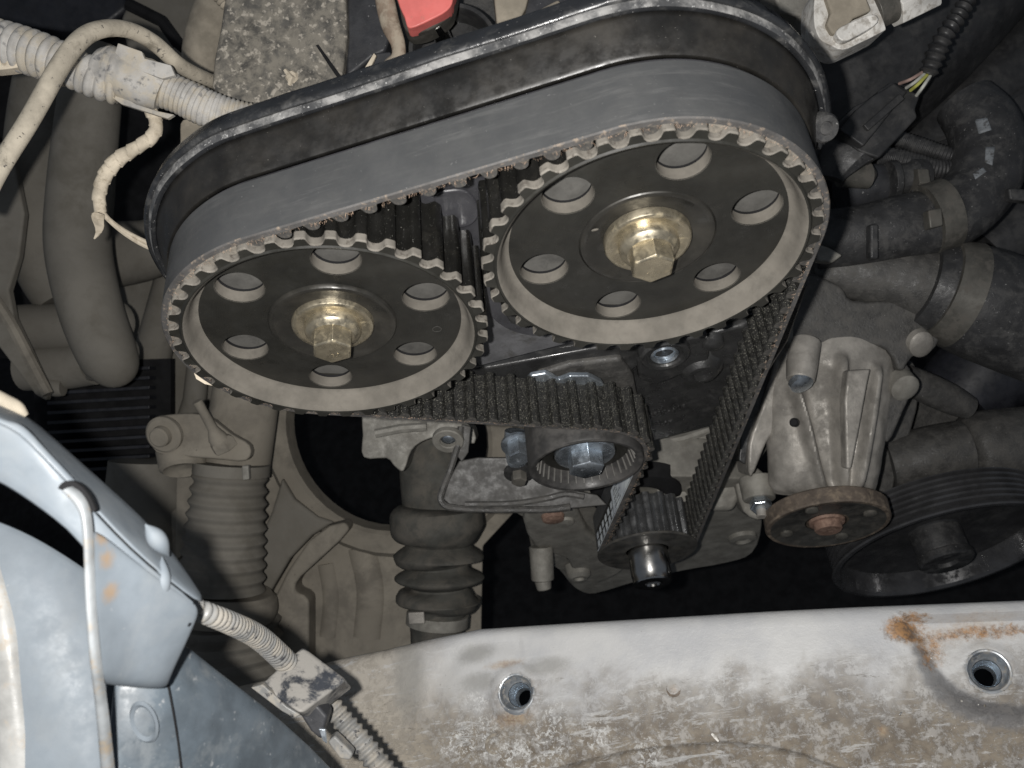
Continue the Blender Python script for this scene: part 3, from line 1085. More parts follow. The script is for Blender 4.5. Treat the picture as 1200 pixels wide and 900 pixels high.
part('strap_eye', G().rev([(4.6, -2), (9.3, -2), (9.3, 1), (8.6, 1.6), (5.2, 1.6), (4.6, 1)], q, axv, 32), m_alloy, sp)
part('eye_bolt', G().rev([(4.6, -1.5), (3.6, -.5), (2, .2), (0, .2)], q, axv, 20), m_zinc, sp)
part('front_lip', G().tube(smooth_path([PD(x, y, 540) for x, y in [(545, 591), (600, 590), (640, 584), (662, 579), (684, 582)]], 5), 2.0, 8), m_darkalloy, sp)
part('side_flange', slab([(541, 497), (552, 500), (549, 530), (541, 542), (536, 535)], 545, thick=3), m_darkalloy, sp, bevel=.8)

# engine mount arm + drive shaft
ma = thing('mount_arm', 'dusty cast mounting arm above the drive shaft, under the left pulley', 'bracket', PD(490, 510, 590))
part('arm_casting', slab(rnd([(428, 482), (470, 486), (545, 494), (556, 520), (520, 512), (498, 516), (482, 528), (473, 552), (462, 546), (453, 537), (426, 536), (425, 510)], 3), 585, thick=40), m_alloy, ma, bevel=3, seg=3)
part('arm_rib', G().tube([PD(440, 508, 583), PD(470, 502, 583), PD(500, 500, 583)], 3, 8), m_alloy, ma)
ds = thing('drive_shaft', 'dark drive shaft joint with ribbed rubber boot and steel clamp', 'drive shaft', PD(515, 640, 640))
A = pxpath([(508, 505, 640, 34), (506, 540, 640, 38), (510, 596, 640, 38)], 6)
part('joint_housing', G().tube([q[:3] for q in A], [q[3] for q in A], 36), m_boot, ds)
bpts = [(511, 594, 40), (511, 598, 53), (512, 612, 55), (513, 622, 54), (514, 632, 46), (514, 638, 38), (514, 645, 47), (514, 651, 53), (514, 655, 50), (515, 662, 35), (515, 668, 40), (515, 675, 52), (515, 680, 50),
        (515, 687, 34), (515, 693, 40), (514, 701, 50), (514, 707, 46), (513, 714, 34), (512, 730, 33), (512, 740, 31), (512, 790, 30)]
A = smooth_path([V(*PD(x, y, 632), r * 632 / FPX) for x, y, r in bpts], 3)
part('ribbed_boot', G().tube([q[:3] for q in A], [q[3] for q in A], 40), m_boot, ds)
q0, q1 = PD(513, 719, 632), PD(512, 732, 632)
part('boot_clamp', G().tube([q0, q1], 36.5 * 632 / FPX, 36), m_alloy, ds)
part('clamp_buckle', slab([(478, 718), (497, 717), (498, 731), (479, 732)], 606, thick=4), m_pump, ds, bevel=.8)

# ------------------------------------------------------------------ body panel with round opening
bp = thing('inner_wing_panel', 'dirt-brown body panel with a large round opening behind the drive shaft', 'body panel', PD(440, 640, 700))
hole = [(445 + 106 * math.cos(a) * (1 if math.cos(a) < 0 else 1.2), 508 + 112 * math.sin(a)) for a in np.linspace(0, 2 * math.pi, 44, endpoint=False)]
hole = [(x + .12 * (y - 508), y) for x, y in hole]
outl = [(285, 340), (700, 350), (640, 560), (566, 640), (564, 742), (540, 790), (180, 800), (200, 600), (290, 520)]
part('panel', slab(outl, 700, thick=10, holes=[hole]), m_brown, bp, bevel=1.5, sharp=30)
hc = [PD(x, y, 697) for x, y in hole]
cen = PD(450, 510, 697)
g = G()
g.grid([[p + (p - cen) * .30 for p in hc], [p + (p - cen) * .24 - VIEW * 8 for p in hc], [p + (p - cen) * .04 - VIEW * 12 for p in hc], [p + (p - cen) * .0 - VIEW * 9 for p in hc], [p - (p - cen) * .02 + VIEW * 12 for p in hc]], 0, True)
part('opening_flange', g, m_brown, bp)
part('stiffening_plate', slab([(285, 790), (300, 750), (318, 708), (338, 668), (362, 634), (386, 616), (404, 612), (410, 620), (398, 634), (372, 658), (352, 676), (345, 686), (346, 694), (356, 698), (362, 704), (362, 790)], 668, thick=24), m_brown, bp, bevel=3, seg=3)
part('stiffening_plate', slab([(300, 640), (318, 600), (330, 560), (345, 585), (372, 606), (392, 612), (366, 628), (340, 655), (318, 692), (304, 720)], 682, thick=16), m_brown2, bp, bevel=3, seg=3)
part('pressed_ridge', G().tube(smooth_path([PD(x, y, 697) for x, y in [(410, 628), (440, 632), (480, 640), (530, 650)]], 5), 4, 10, flat=.6), m_brown, bp)
part('pressed_ridge', G().tube(smooth_path([PD(x, y, 706) for x, y in [(424, 640), (434, 690), (430, 745)]], 5), 13, 20, flat=.8), m_brown, bp)
part('pressed_ridge', G().tube(smooth_path([PD(x, y, 704) for x, y in [(382, 660), (388, 700), (384, 745)]], 5), 8, 20, flat=.8), m_brown, bp)

# ------------------------------------------------------------------ strut gaiter group
sg = thing('ribbed_gaiter', 'dust-grey ribbed rubber gaiter standing under a smooth tube, left of the round opening', 'gaiter', PD(262, 620, 650))
A = pxpath([(270, 552, 640, 43), (266, 600, 640, 46), (262, 650, 640, 49), (259, 690, 640, 51)], 8)
part('gaiter_folds', ripple(A, 8.6, 2.6, 40, .8), m_brown2, sg)
part('gaiter_clamp', G().tube([PD(272, 543, 634), PD(271, 556, 634)], 44 * 634 / FPX, 36), m_brown2, sg)
part('clamp_buckle', slab([(283, 546), (291, 545), (292, 562), (284, 563)], 606, thick=5), m_alloy, sg, bevel=.8)
A = pxpath([(292, 430, 652, 38), (286, 480, 650, 39), (276, 545, 646, 40)], 5)
part('damper_tube', G().tube([q[:3] for q in A], [q[3] for q in A], 32), m_brown, sg)
A = pxpath([(258, 690, 645, 60), (257, 698, 645, 66), (256, 712, 645, 68), (255, 722, 645, 64)], 4)
part('spring_seat', G().tube([q[:3] for q in A], [q[3] for q in A], 40), m_brown, sg)
A = pxpath([(272, 720, 660, 56), (275, 780, 660, 60), (278, 840, 660, 62)], 5)
part('lower_folds', ripple(A, 11, 4, 32, .8), m_brown2, sg)
lk = thing('hose_bracket', 'dirt-coated lug bracket with a round bolt and thin bleed nipple beside the gaiter', 'bracket', PD(225, 515, 620))
part('lug_plate', slab(rnd([(172, 508), (178, 492), (196, 486), (238, 486), (270, 508), (292, 522), (288, 540), (250, 538), (205, 534), (182, 530)], 3), 612, thick=10), m_brown, lk, bevel=2)
axv = unit(-VIEW + V(-.2, .1, .4))
part('lug_bolt', G().rev([(12.5, 0), (12.5, 3), (11, 4.2), (7, 4.4), (6.6, 9), (5.6, 10), (0, 10)], PD(194, 508, 610), axv, 32), m_brown, lk)
P = [PD(260, 520, 606), PD(254, 512, 604), PD(249, 502, 602), PD(238, 482, 598), (PD(231, 470, 595))]
part('bleed_nipple', G().tube(P, [6.5, 6, 3.3, 3.0, 3.4], 16), m_brown, lk)
part('nipple_nut', G().rev([(8.5, -2), (8.5, 4), (6.5, 6), (0, 6)], PD(263, 523, 608), unit(PD(249, 502, 602) - PD(260, 520, 606)), 6), m_brown, lk)
part('lug_cup', G().rev([(17, -10), (15.5, 2), (13, 4), (9, 1), (0, 0)], PD(214, 545, 625), unit(VIEW * -.4 + V(0, -.5, .9)), 28), m_brown, lk)
ot = thing('side_tower', 'dirt-brown rounded bracket tower between the gaiter and the foreground metal', 'bracket', PD(180, 600, 680))
part('tower_body', G().tube([PD(175, 540, 720), PD(172, 620, 720), PD(168, 760, 720)], [30, 34, 40], 24), m_brown2, ot)
part('tower_web', slab([(206, 545), (230, 548), (225, 640), (205, 660)], 690, thick=8), m_brown, ot, bevel=1.5)

# ------------------------------------------------------------------ pipes at the far left
t_wall = [None]


def pipe(name, label, pts, mt, n=24, cat='pipe', group=None, sp=8):
    A = pxpath(pts, sp)
    t = thing(name, label, cat, A[len(A) // 2][:3], group)
    t_wall[0] = part('pipe_wall', G().tube([q[:3] for q in A], [q[3] for q in A], n), mt, t)
    return t, A


pt, A = pipe('coolant_pipe', 'thick dirt-coated pipe bending into a rounded elbow at far left', [(112, 60, 660, 33), (104, 130, 655, 35), (95, 220, 650, 37), (92, 290, 645, 37), (106, 360, 640, 36), (124, 410, 638, 34), (133, 428, 640, 30), (136, 436, 646, 20)], m_brown2)
part('elbow_end', G().tube([PD(118, 412, 642), PD(140, 421, 650)], [22, 18], 24).rev([(0, 8), (7, 7), (13, 4), (17.5, -1), (18, -6)], PD(142, 422, 652), unit(PD(150, 425, 660) - PD(130, 416, 646)), 24), m_brown2, pt)
pipe('coolant_pipe', 'paler second pipe half hidden behind the thick elbow pipe', [(62, 70, 700, 38), (52, 160, 695, 42), (48, 250, 690, 42), (60, 310, 690, 40), (80, 352, 690, 36)], m_brown2)
t, A = pipe('pipe_stub', 'upper of two horizontal dirt-coated stubs joining the elbow pipe', [(26, 385, 680, 28), (80, 383, 675, 29), (128, 378, 672, 29), (138, 377, 675, 22), (146, 376, 678, 8)], m_brown2)
pipe('pipe_stub', 'lower of two horizontal dirt-coated stubs joining the elbow pipe', [(30, 432, 682, 26), (70, 430, 678, 27), (110, 424, 672, 27)], m_brown2)
pipe('pipe_stub', 'small capped stub hanging under the horizontal pipes at far left', [(55, 452, 668, 10), (66, 454, 668, 11), (74, 454, 668, 10)], m_brown2)
br = thing('side_plate', 'grey dirt-coated plate edge slanting down at far left beside the pipes', 'body panel', PD(20, 380, 600))
part('plate', slab([(-60, 120), (14, 180), (28, 250), (22, 300), (10, 340), (16, 372), (56, 456), (54, 470), (40, 462), (-60, 330)], 640, thick=8), m_brown2, br, bevel=2)
part('plate_edge', G().tube(smooth_path([PD(x, y, 634) for x, y in [(-10, 345), (12, 378), (34, 420), (56, 462)]], 4), 4, 8), m_brown, br)
rg_ = thing('cooling_fins', 'black horizontal fins glimpsed under the elbow pipe', 'grille', PD(110, 500, 720))
for i in range(11):
    y = 432 + i * 11.5
    part('fin', slab([(55, y + 4), (175, y - 3), (175, y + 1), (55, y + 8)], 735, thick=14), m_voidplastic, rg_, bevel=.5)
part('fin_carrier', slab([(40, 425), (200, 420), (200, 570), (40, 575)], 752, thick=8), m_void, rg_)

# right-behind dark tower structure between pipes and cover
bw = thing('brown_inner_panel', 'broad dirt-brown inner panel rising behind the pipes at left', 'body panel', PD(170, 400, 820))
part('panel', slab([(130, 330), (175, 300), (260, 340), (330, 420), (330, 620), (200, 640), (120, 560), (130, 500), (150, 470)], 800, thick=10), m_brown2, bw, bevel=2)
part('panel_fold', G().tube([PD(200, 330, 790), PD(178, 420, 785), (PD(150, 520, 780))], [14, 16, 18], 14), m_brown2, bw)
part('panel_fold', G().tube([PD(235, 400, 780), PD(228, 470, 775), (PD(205, 540, 770))], [9, 10, 10], 14), m_brown2, bw)
t, A = pipe('inner_tube', 'dark oval tube crossing behind the torn taped wire', [(120, 300, 760, 40), (180, 290, 760, 34), (215, 260, 760, 30)], m_brown2)

# upper left dim chunks
ul = thing('filter_housing', 'dim brown box housing in the upper left corner behind the conduit', 'housing', PD(200, 40, 720))
part('housing_shell', slab([(165, -30), (245, -30), (238, 40), (222, 60), (210, 80), (150, 70), (140, 20)], 730, thick=40), m_brown2, ul, bevel=5, seg=3)
part('housing_rib', G().tube([PD(150, 5, 715), PD(190, 25, 715), PD(215, 60, 715)], 5, 8), m_void, ul)
part('housing_shell', slab([(-20, -30), (135, -30), (150, 10), (110, 40), (30, 30), (-20, 25)], 760, thick=30), m_voidplastic, ul, bevel=5, seg=3)
tc = thing('rubber_shroud', 'dusty tan rounded cover between the conduit and the spattered box', 'shroud', PD(240, 60, 560))
A = pxpath([(262, -10, 600, 24), (247, 30, 600, 26), (238, 70, 600, 24), (243, 92, 600, 18)], 5)
part('shroud_body', G().tube([q[:3] for q in A], [q[3] for q in A], 24), m_tanlit, tc)
A = pxpath([(216, 66, 620, 14), (208, 78, 620, 20), (214, 95, 620, 16)], 4)
part('shroud_foot', G().tube([q[:3] for q in A], [q[3] for q in A], 18), m_brown, tc)
tb = thing('tan_casting', 'tan dust-covered casting under the conduit at the cover lip', 'casting', PD(225, 160, 520))
part('casting_body', slab(rnd([(214, 140), (240, 142), (262, 152), (250, 166), (228, 178), (213, 186), (211, 160)], 3), 520, thick=30), m_tanlit, tb, bevel=3, seg=3)
part('casting_step', slab([(238, 146), (266, 152), (252, 164), (238, 168)], 512, thick=12), m_tape, tb, bevel=1.5)

# ------------------------------------------------------------------ conduit, sleeve and wires at top left
cd = thing('wiring_conduit', 'wide dusty ribbed conduit crossing the top left into a clip-on sleeve', 'conduit', PD(160, 90, 440))
A = pxpath([(-40, 42, 430, 27), (0, 50, 430, 27), (50, 66, 430, 27), (90, 82, 432, 24), (118, 95, 434, 23), (140, 101, 436, 23)], 8)
part('wide_ribs', ripple(A, 4.3, 1.6, 32, 2.6, wob=.03), m_conduit, cd)
part('cable_bundle', G().tube([q[:3] for q in A], [q[3] - 2.2 for q in A], 20), m_conduit, cd)
A = pxpath([(182, 100, 438, 22), (215, 114, 440, 22), (250, 130, 442, 22), (290, 140, 446, 20), (325, 138, 452, 19), (350, 130, 460, 19)], 8)
part('narrow_ribs', ripple(A, 2.4, .75, 32, 2.2, wob=.03), m_conduit, cd)
A = pxpath([(116, 76, 434, 22), (124, 80, 434, 27), (140, 86, 435, 28), (160, 94, 436, 29), (180, 101, 437, 28), (192, 107, 438, 24)], 5)
part('clip_sleeve', G().tube([q[:3] for q in A], [q[3] * (1 + .05 * mn.noise(Vector((i * .7, 1, 2)))) for i, q in enumerate(A)], 20), m_conduit, cd)
part('sleeve_flange', slab([(138, 50), (166, 60), (169, 68), (200, 76), (205, 88), (190, 92), (150, 78), (134, 62)], 425, thick=3), m_conduit, cd, bevel=.5)
part('sleeve_flange', slab([(126, 104), (142, 112), (160, 122), (185, 130), (204, 134), (196, 139), (168, 130), (142, 122), (128, 112)], 432, thick=3), m_conduit, cd, bevel=.5)
t, A = pipe('looped_cable', 'cream dusty cable looping over the wide conduit down the left edge', [(-25, 245, 380, 11), (0, 196, 385, 11.5), (35, 140, 390, 11.5), (70, 78, 395, 11.5), (95, 46, 402, 11), (120, 34, 412, 10),
        (150, 35, 425, 9.5), (180, 50, 440, 9.5), (210, 76, 455, 9), (240, 92, 475, 8.5), (275, 104, 510, 8)], m_wire, cat='cable')
tw = thing('taped_wires', 'cream cloth-taped wires hanging from the sleeve, tape end torn loose', 'cable', PD(150, 190, 430))
A = pxpath([(176, 128, 440, 8.5), (183, 145, 440, 8.5), (178, 160, 440, 9), (160, 173, 440, 8.5), (137, 188, 440, 10), (122, 208, 440, 9.5), (116, 230, 440, 8.5), (118, 248, 442, 7.5)], 8)
Q = resample(A, .7)
g = G()
g.tube([q[:3] for q in Q], [q[3] for q in Q], 24, flat=.85)
gv = []
for i, p in enumerate(g.v):
    j_, k_ = divmod(i, 24)
    c_ = Q[min(j_, len(Q) - 1)][:3]
    gv.append(tuple(c_ + (np.array(p) - c_) * (.84 + .18 * ((j_ * .12 + k_ / 24.0) % 1))))
g.v = gv
part('tape_wrap', g, m_tape, tw)
for dx in (0, 5):
    A = pxpath([(118, 246, 442, 3.2), (128, 258, 444, 3), (148, 275 - dx * .6, 450, 2.8), (172, 289 - dx, 456, 2.8), (190, 294 - dx, 462, 2.8)], 6)
    part('wire', G().tube([q[:3] for q in A], [q[3] for q in A], 8), m_tape, tw)
fl_ = [[PD(x, y, d) for x, y, d in r] for r in ([(109, 246, 438), (120, 250, 441), (124, 250, 440)], [(105, 252, 436), (114, 258, 439), (121, 258, 438)], [(110, 262, 434), (118, 266, 436), (123, 264, 437)],
       [(113, 272, 435), (118, 274, 436), (121, 272, 437)], [(108, 281, 437), (110, 282, 437), (113, 280, 438)])]
part('torn_tape_end', G().grid(fl_), m_tape, tw, solid=.4, sub=1)
tl = thing('pale_rubber_tab', 'pale dusty rubber tab under the wide conduit at the left edge', 'tab', PD(10, 70, 420))
part('tab_body', slab(rnd([(-20, 54), (20, 58), (34, 66), (38, 75), (20, 79), (-20, 81)], 3), 425, thick=8), m_tape, tl, bevel=2, seg=3)

# ------------------------------------------------------------------ spattered box at the top
bx = thing('spattered_box', 'black plastic box thickly spattered with pale dust, top centre-left', 'box', PD(330, 60, 470))
part('box_top', slab([(266, -30), (404, -30), (407, 40), (400, 96), (372, 112), (330, 128), (275, 124), (247, 104), (250, 70), (258, 30)], 466, thick=30), m_box, bx, bevel=2.5, seg=3)
part('box_side', slab([(405, -30), (445, -30), (458, 40), (452, 60), (436, 68), (404, 94), (406, 40)], 472, thick=40), m_boxdark, bx, bevel=2)
part('box_slit', slab([(370, 53), (373, 52), (402, 92), (398, 95), (385, 76)], 464.6, thick=2), m_void, bx)
part('dried_clod', G().rev([(3.5, 0), (2.5, 1.5), (0, 2)], PD(342, 90, 466), -VIEW, 7).tube([PD(334, 82, 465), PD(342, 92, 464), PD(339, 100, 465)], [1.0, 2, .8], 5), m_tape, bx)
part('corner_tab', slab([(421, 90), (438, 62), (441, 65), (428, 92)], 462, thick=2), m_tape, bx, bevel=.3)
part('lower_tab', slab([(436, 62), (458, 60), (462, 78), (446, 92), (424, 92)], 470, thick=8), m_boxdark, bx, bevel=1)
t = thing('ribbed_tube_end', 'short end of a tan ribbed tube peeping in at the top edge', 'tube', PD(260, 4, 470))
part('ribs', ripple(pxpath([(248, -20, 470, 10), (258, -4, 470, 9), (266, 8, 470, 7)], 6), 2.4, .8, 20), m_tanlit, t)
tw = thing('bent_pipe', 'rust-brown flattened pipe reaching down to the cover beside the red cap', 'pipe', PD(460, 40, 455))
A = pxpath([(448, -20, 455, 11), (452, 5, 455, 12), (458, 30, 455, 11.5), (466, 50, 455, 9), (467, 66, 455, 9), (461, 80, 458, 14), (457, 92, 462, 16)], 6)
part('pipe_wall', G().tube([q[:3] for q in A], [q[3] for q in A], 16, flat=.7), M('rusty_dusty_pipe', (.26, .20, .15), .7, dust=(.40, .345, .27), dlo=.4, dhi=.6, dmm=9, bmm=1, bd=.15), tw)
rc = thing('red_cap', 'faded red plastic cap with dirty grey rim at the top edge', 'cap', PD(500, 10, 450))
part('cap_skirt', slab(rnd([(464, -30), (530, -30), (532, 6), (522, 22), (502, 34), (484, 38), (474, 32), (468, 10)], 3), 448, thick=18), m_clamp, rc, bevel=3, seg=3)
part('cap_top', slab(rnd([(462, -34), (530, -34), (531, -2), (524, 12), (505, 23), (480, 33), (474, 20), (466, 0)], 3), 441, thick=12), m_red, rc, bevel=3, seg=3)
part('cap_stem', G().tube([PD(508, 24, 452), PD(516, 38, 470), PD(524, 58, 490)], [4.5, 4.5, 5], 16), m_snout, rc)
fn = thing('filler_neck', 'round black filler opening behind the cover lip, next to the red cap', 'filler neck', PD(530, 50, 480))
nax = unit(-VIEW + V(0, .1, .1))
part('neck_ring', G().rev([(25, -20), (25, -1), (24, .8), (22, .8), (21, -1), (20.5, -18), (0, -18)], PD(532, 58, 485), nax, 44), m_rubber2, fn)
hd = thing('valve_cover', 'dim dirt-grey cylinder head cover surface behind the cover lip at the top', 'engine cover', PD(560, 20, 540))
part('cover_surface', slab([(440, -60), (960, -60), (960, 60), (700, 60), (560, 80), (440, 110)], 540, thick=30), m_darkalloy, hd, bevel=3)
lg = thing('cast_lug', 'tall pale dusty cast lug standing against the cover lip', 'lug', PD(595, 10, 450))
part('lug_body', slab([(577, -20), (624, -20), (616, 10), (603, 33), (583, 38), (580, 10)], 452, thick=20), m_tanlit, lg, bevel=1.5)
lg = thing('cast_lug', 'slanted low pale lug right of the tall lug at the cover lip', 'lug', PD(640, 10, 450))
part('lug_body', slab([(617, 18), (655, -2), (662, 12), (640, 21), (619, 27)], 450, thick=16), m_tanlit, lg, bevel=1.5)
lg = thing('black_lug', 'black tilted plate filling the gap between the two pale lugs', 'lug', PD(630, 0, 460))
part('lug_body', slab([(622, -20), (700, -20), (690, 10), (655, 20), (612, 20)], 458, thick=10), m_boxdark, lg, bevel=1)
ch = thing('embossed_mark', 'small pale embossed rings half hidden over the cover lip at the top edge', 'marking', PD(700, 4, 440))
for i, (x, y) in enumerate(((686, 9), (695, 6), (704, 5), (712, 1))):
    part('embossed_ring', G().rev([(1.3, 0), (1.3, .8), (2.0, .8), (2.0, 0)], PD(x, y, 436), -VIEW, 16), m_white, ch)

# ------------------------------------------------------------------ top right
t, A = pipe('intake_duct', 'big smooth black duct sweeping across the top right corner', [(900, 190, 620, 80), (980, 110, 610, 88), (1060, 40, 605, 88), (1150, -60, 600, 88)], m_rubber2, 40, 'duct')
t, A = pipe('intake_duct', 'second broad black duct below the ribbed wire loom at right', [(1010, 250, 640, 60), (1090, 180, 635, 66), (1180, 100, 630, 70), (1280, 20, 625, 74)], m_rubber2, 40, 'duct')
part('duct_seam', G().tube(smooth_path([PD(x, y, 588) for x, y in [(1050, 178), (1110, 160), (1160, 130), (1215, 96)]], 5), 1.6, 6), m_rubber2, t)
ws = thing('white_sensor', 'grubby white plastic sensor with hexagonal plug at the top right', 'sensor', PD(1010, 20, 430))
part('sensor_body', slab(rnd([(960, -16), (1000, -16), (1020, -14), (1030, 10), (1038, 32), (1034, 37), (1008, 50), (988, 58), (972, 52), (960, 44), (954, 22)], 3), 430, thick=20), m_white, ws, bevel=3, seg=3)
part('raised_panel', slab([(966, -10), (1012, -12), (1022, 12), (1000, 22), (990, 36), (976, 40), (969, 28), (974, 14)], 426.5, thick=6), m_tanlit, ws, bevel=1.2)
part('raised_panel', slab(rnd([(980, 36), (998, 25), (1024, 16), (1029, 26), (1008, 40), (988, 48)], 3), 425, thick=6), m_white, ws, bevel=1.5)
part('sensor_spigot', G().tube([PD(962, 36, 436), PD(950, 43, 436)], 2.2, 10), m_white, ws)
A = pxpath([(1022, 14, 436, 22), (1046, 3, 436, 22)], 2)
part('collar', G().tube([q[:3] for q in A], [q[3] for q in A], 28), m_clamp, ws, bevel=.6)
a, b = PD(1046, 10, 436), PD(1092, -12, 436)
part('hex_plug', G().hexb(a, b - a, 9.6, np.linalg.norm(b - a), 15, .06), m_white, ws, bevel=.5)
part('bracket_foot', slab([(900, -20), (960, -20), (950, 28), (943, 32), (938, 20), (915, 14)], 470, thick=20), m_alloy, ws, bevel=2)
kc = thing('black_connector', 'black ribbed plug connector with four coloured wires, right of the cover', 'connector', PD(1020, 150, 500))
part('connector_body', slab([(1045, 95), (1079, 111), (1073, 128), (1076, 137), (1064, 150), (1030, 186), (1008, 178), (975, 150), (1002, 124), (1026, 112), (1030, 106)], 500, thick=18), m_rubber2, kc, bevel=1.5)
part('connector_shell', slab([(1022, 113), (1048, 97), (1064, 107), (1012, 172), (984, 152), (1004, 128)], 494, thick=10), m_rubber2, kc, bevel=1.2)
part('latch_rib', G().box(PD(1035, 132, 492), [CRX * .66 - CRY * -.75, CRX * .75 - CRY * .66, VIEW], (4, 26, 3)), m_rubber2, kc, bevel=.6)
A = pxpath([(1012, 160, 512, 34), (994, 174, 512, 33), (982, 192, 512, 25), (974, 210, 512, 14)], 4)
part('connector_tail', G().tube([q[:3] for q in A], [q[3] for q in A], 10, flat=.6), m_rubber, kc, bevel=.5)
for (x0, y0, x1, y1, mt_) in ((1054, 98, 1082, 84, m_wirep), (1062, 103, 1085, 85, m_wirew), (1067, 106, 1088, 86, m_wirey), (1074, 112, 1092, 86, m_wirew)):
    A = pxpath([(x0, y0, 498, 1.9), ((x0 + x1) / 2 - 1, (y0 + y1) / 2 + 2, 490, 1.9), (x1, y1, 494, 1.9)], 4)
    part('wire', G().tube([q[:3] for q in A], [q[3] for q in A], 8), mt_, kc)
t = thing('wire_loom', 'shiny black ribbed loom rising from the four coloured wires', 'conduit', PD(1110, 40, 490))
part('ribbed_sleeve', ripple(pxpath([(1087, 88, 494, 11), (1097, 62, 492, 13), (1108, 40, 490, 11.5), (1122, 20, 490, 11), (1145, -20, 490, 10)], 8), 4.2, 1.6, 20, .6), m_rubber2, t)
t = thing('metal_tip', 'dull bulbous metal tip hanging below the black connector', 'sensor', PD(1010, 207, 530))
part('tip_body', G().tube([PD(985, 205, 525), PD(1000, 206, 527), PD(1015, 205, 529), PD(1024, 204, 530)], [7, 7, 8, 3], 16), m_clamp, t)
A = pxpath([(985, 225, 560, 26), (1035, 215, 560, 24), (1052, 214, 560, 18), (1062, 212, 560, 14)], 4)
part('dark_barrel', G().tube([q[:3] for q in A], [q[3] for q in A], 24), m_boxdark, t)
for nm, lb_, pts in (('small_ribbed_hose', 'upper of two thin dark ribbed hoses under the connector', [(1040, 158, 560, 9), (1070, 168, 556, 10), (1105, 180, 552, 10), (1130, 186, 550, 9)]),
                     ('small_ribbed_hose', 'lower of two thin dark ribbed hoses under the connector', [(1030, 182, 556, 11), (1060, 188, 552, 12), (1095, 198, 550, 12), (1124, 198, 550, 11)])):
    t = thing(nm, lb_, 'hose', PD(pts[1][0], pts[1][1], 552))
    part('hose_ribs', ripple(pxpath(pts, 8), 2.0, .45, 20), m_rubber, t)
m_mark = M('worn_white_mark', (.22, .235, .25), .7, dust=(.07, .07, .07), dlo=.5, dhi=.65, dmm=3, bd=.05)
t, A = pipe('elbow_hose', 'thick dark rubber hose curling down at the right with worn paint marks', [(1130, 120, 560, 34), (1152, 150, 552, 40), (1158, 190, 546, 42), (1142, 228, 542, 40), (1104, 256, 540, 40), (1050, 268, 540, 38), (1010, 276, 542, 36), (955, 282, 545, 34)], m_rubber, 32, 'hose')
elbow_wall = t_wall[0]
Ai = resample(pxpath([(1085, 258, 536, 41), (1110, 250, 536, 41)], 3), 6)
part('hose_clamp', G().tube([q[:3] for q in Ai], [q[3] * 1.02 for q in Ai], 36), m_clamp, t, solid=.6)
part('clamp_screw', slab([(1088, 246), (1104, 243), (1106, 264), (1090, 268)], 512, thick=8), m_clamp, t, bevel=1)
for pts in ([(1142, 140), (1157, 138), (1162, 152), (1147, 157)], [(1155, 172), (1166, 172), (1163, 194), (1154, 190)], [(1140, 203), (1152, 196), (1156, 201), (1143, 210)]):
    part('paint_mark', patch_on(elbow_wall, pts), m_mark, t, label='pale worn paint mark', solid=.3)
hs = thing('large_hose', 'widest dark rubber hose at the right, running into a cast neck under a broad clamp', 'hose', PD(1100, 340, 560))
A = pxpath([(950, 318, 560, 30), (1000, 318, 556, 36), (1050, 326, 552, 42), (1085, 334, 550, 46)], 5)
part('cast_neck', G().tube([q[:3] for q in A], [q[3] for q in A], 32), m_darkalloy, hs)
A = pxpath([(1078, 332, 548, 50), (1110, 342, 548, 60), (1150, 356, 548, 66), (1210, 380, 548, 66), (1290, 410, 548, 66)], 6)
part('hose_body', G().tube([q[:3] for q in A], [q[3] for q in A], 36), m_rubber, hs)
A = pxpath([(1098, 337, 546, 58), (1126, 346, 546, 64)], 3)
part('hose_clamp', G().tube([q[:3] for q in A], [q[3] for q in A], 36), m_clamp, hs)
part('moulded_web', G().box(PD(1022, 284, 520), [CRX, CRY, VIEW], (5, 20, 8)), m_rubber, hs, bevel=1.5)
t, A = pipe('lower_duct', 'dim dark duct below the elbow hose at the right edge', [(1150, 300, 640, 40), (1200, 262, 640, 50), (1260, 220, 640, 56)], m_rubber2, 32, 'duct')

cf = thing('hose_fitting', 'grimy stepped hose fitting between the connector tip and the elbow hose', 'fitting', PD(1060, 210, 545))
part('fitting_body', G().tube([PD(1042, 212, 548), PD(1050, 211, 548), PD(1052, 211, 548), PD(1066, 208, 548), PD(1068, 208, 548), PD(1082, 206, 550)], [12, 12, 9, 9, 11, 10], 20), m_rubber, cf, bevel=.5)
part('fitting_nut', G().hexb(PD(1070, 214, 540), unit(CRX), 9, 7, 12), m_clamp, cf, bevel=.6)
part('fitting_leg', G().tube([PD(1074, 222, 542), PD(1078, 234, 541), PD(1084, 240, 541)], [4, 4, 3.5], 10), m_rubber2, cf)
for i_, (x, y, lb_) in enumerate(((968, 296, 'pale broken alloy edge beside the right pulley rim'), (1190, 226, 'small grey tab at the right edge below the elbow hose'))):
    t = thing('alloy_tab', lb_, 'tab', PD(x, y, 520))
    part('tab_body', slab([(x - 14, y - 12), (x + 4, y - 6), (x + 20, y + 3), (x + 8, y + 12), (x - 10, y + 10)] if i_ == 0 else [(x - 8, y - 6), (x + 20, y - 4), (x + 20, y + 10), (x - 6, y + 8)], 520, thick=8), m_alloy if i_ == 0 else m_rubber, t, bevel=1.2)

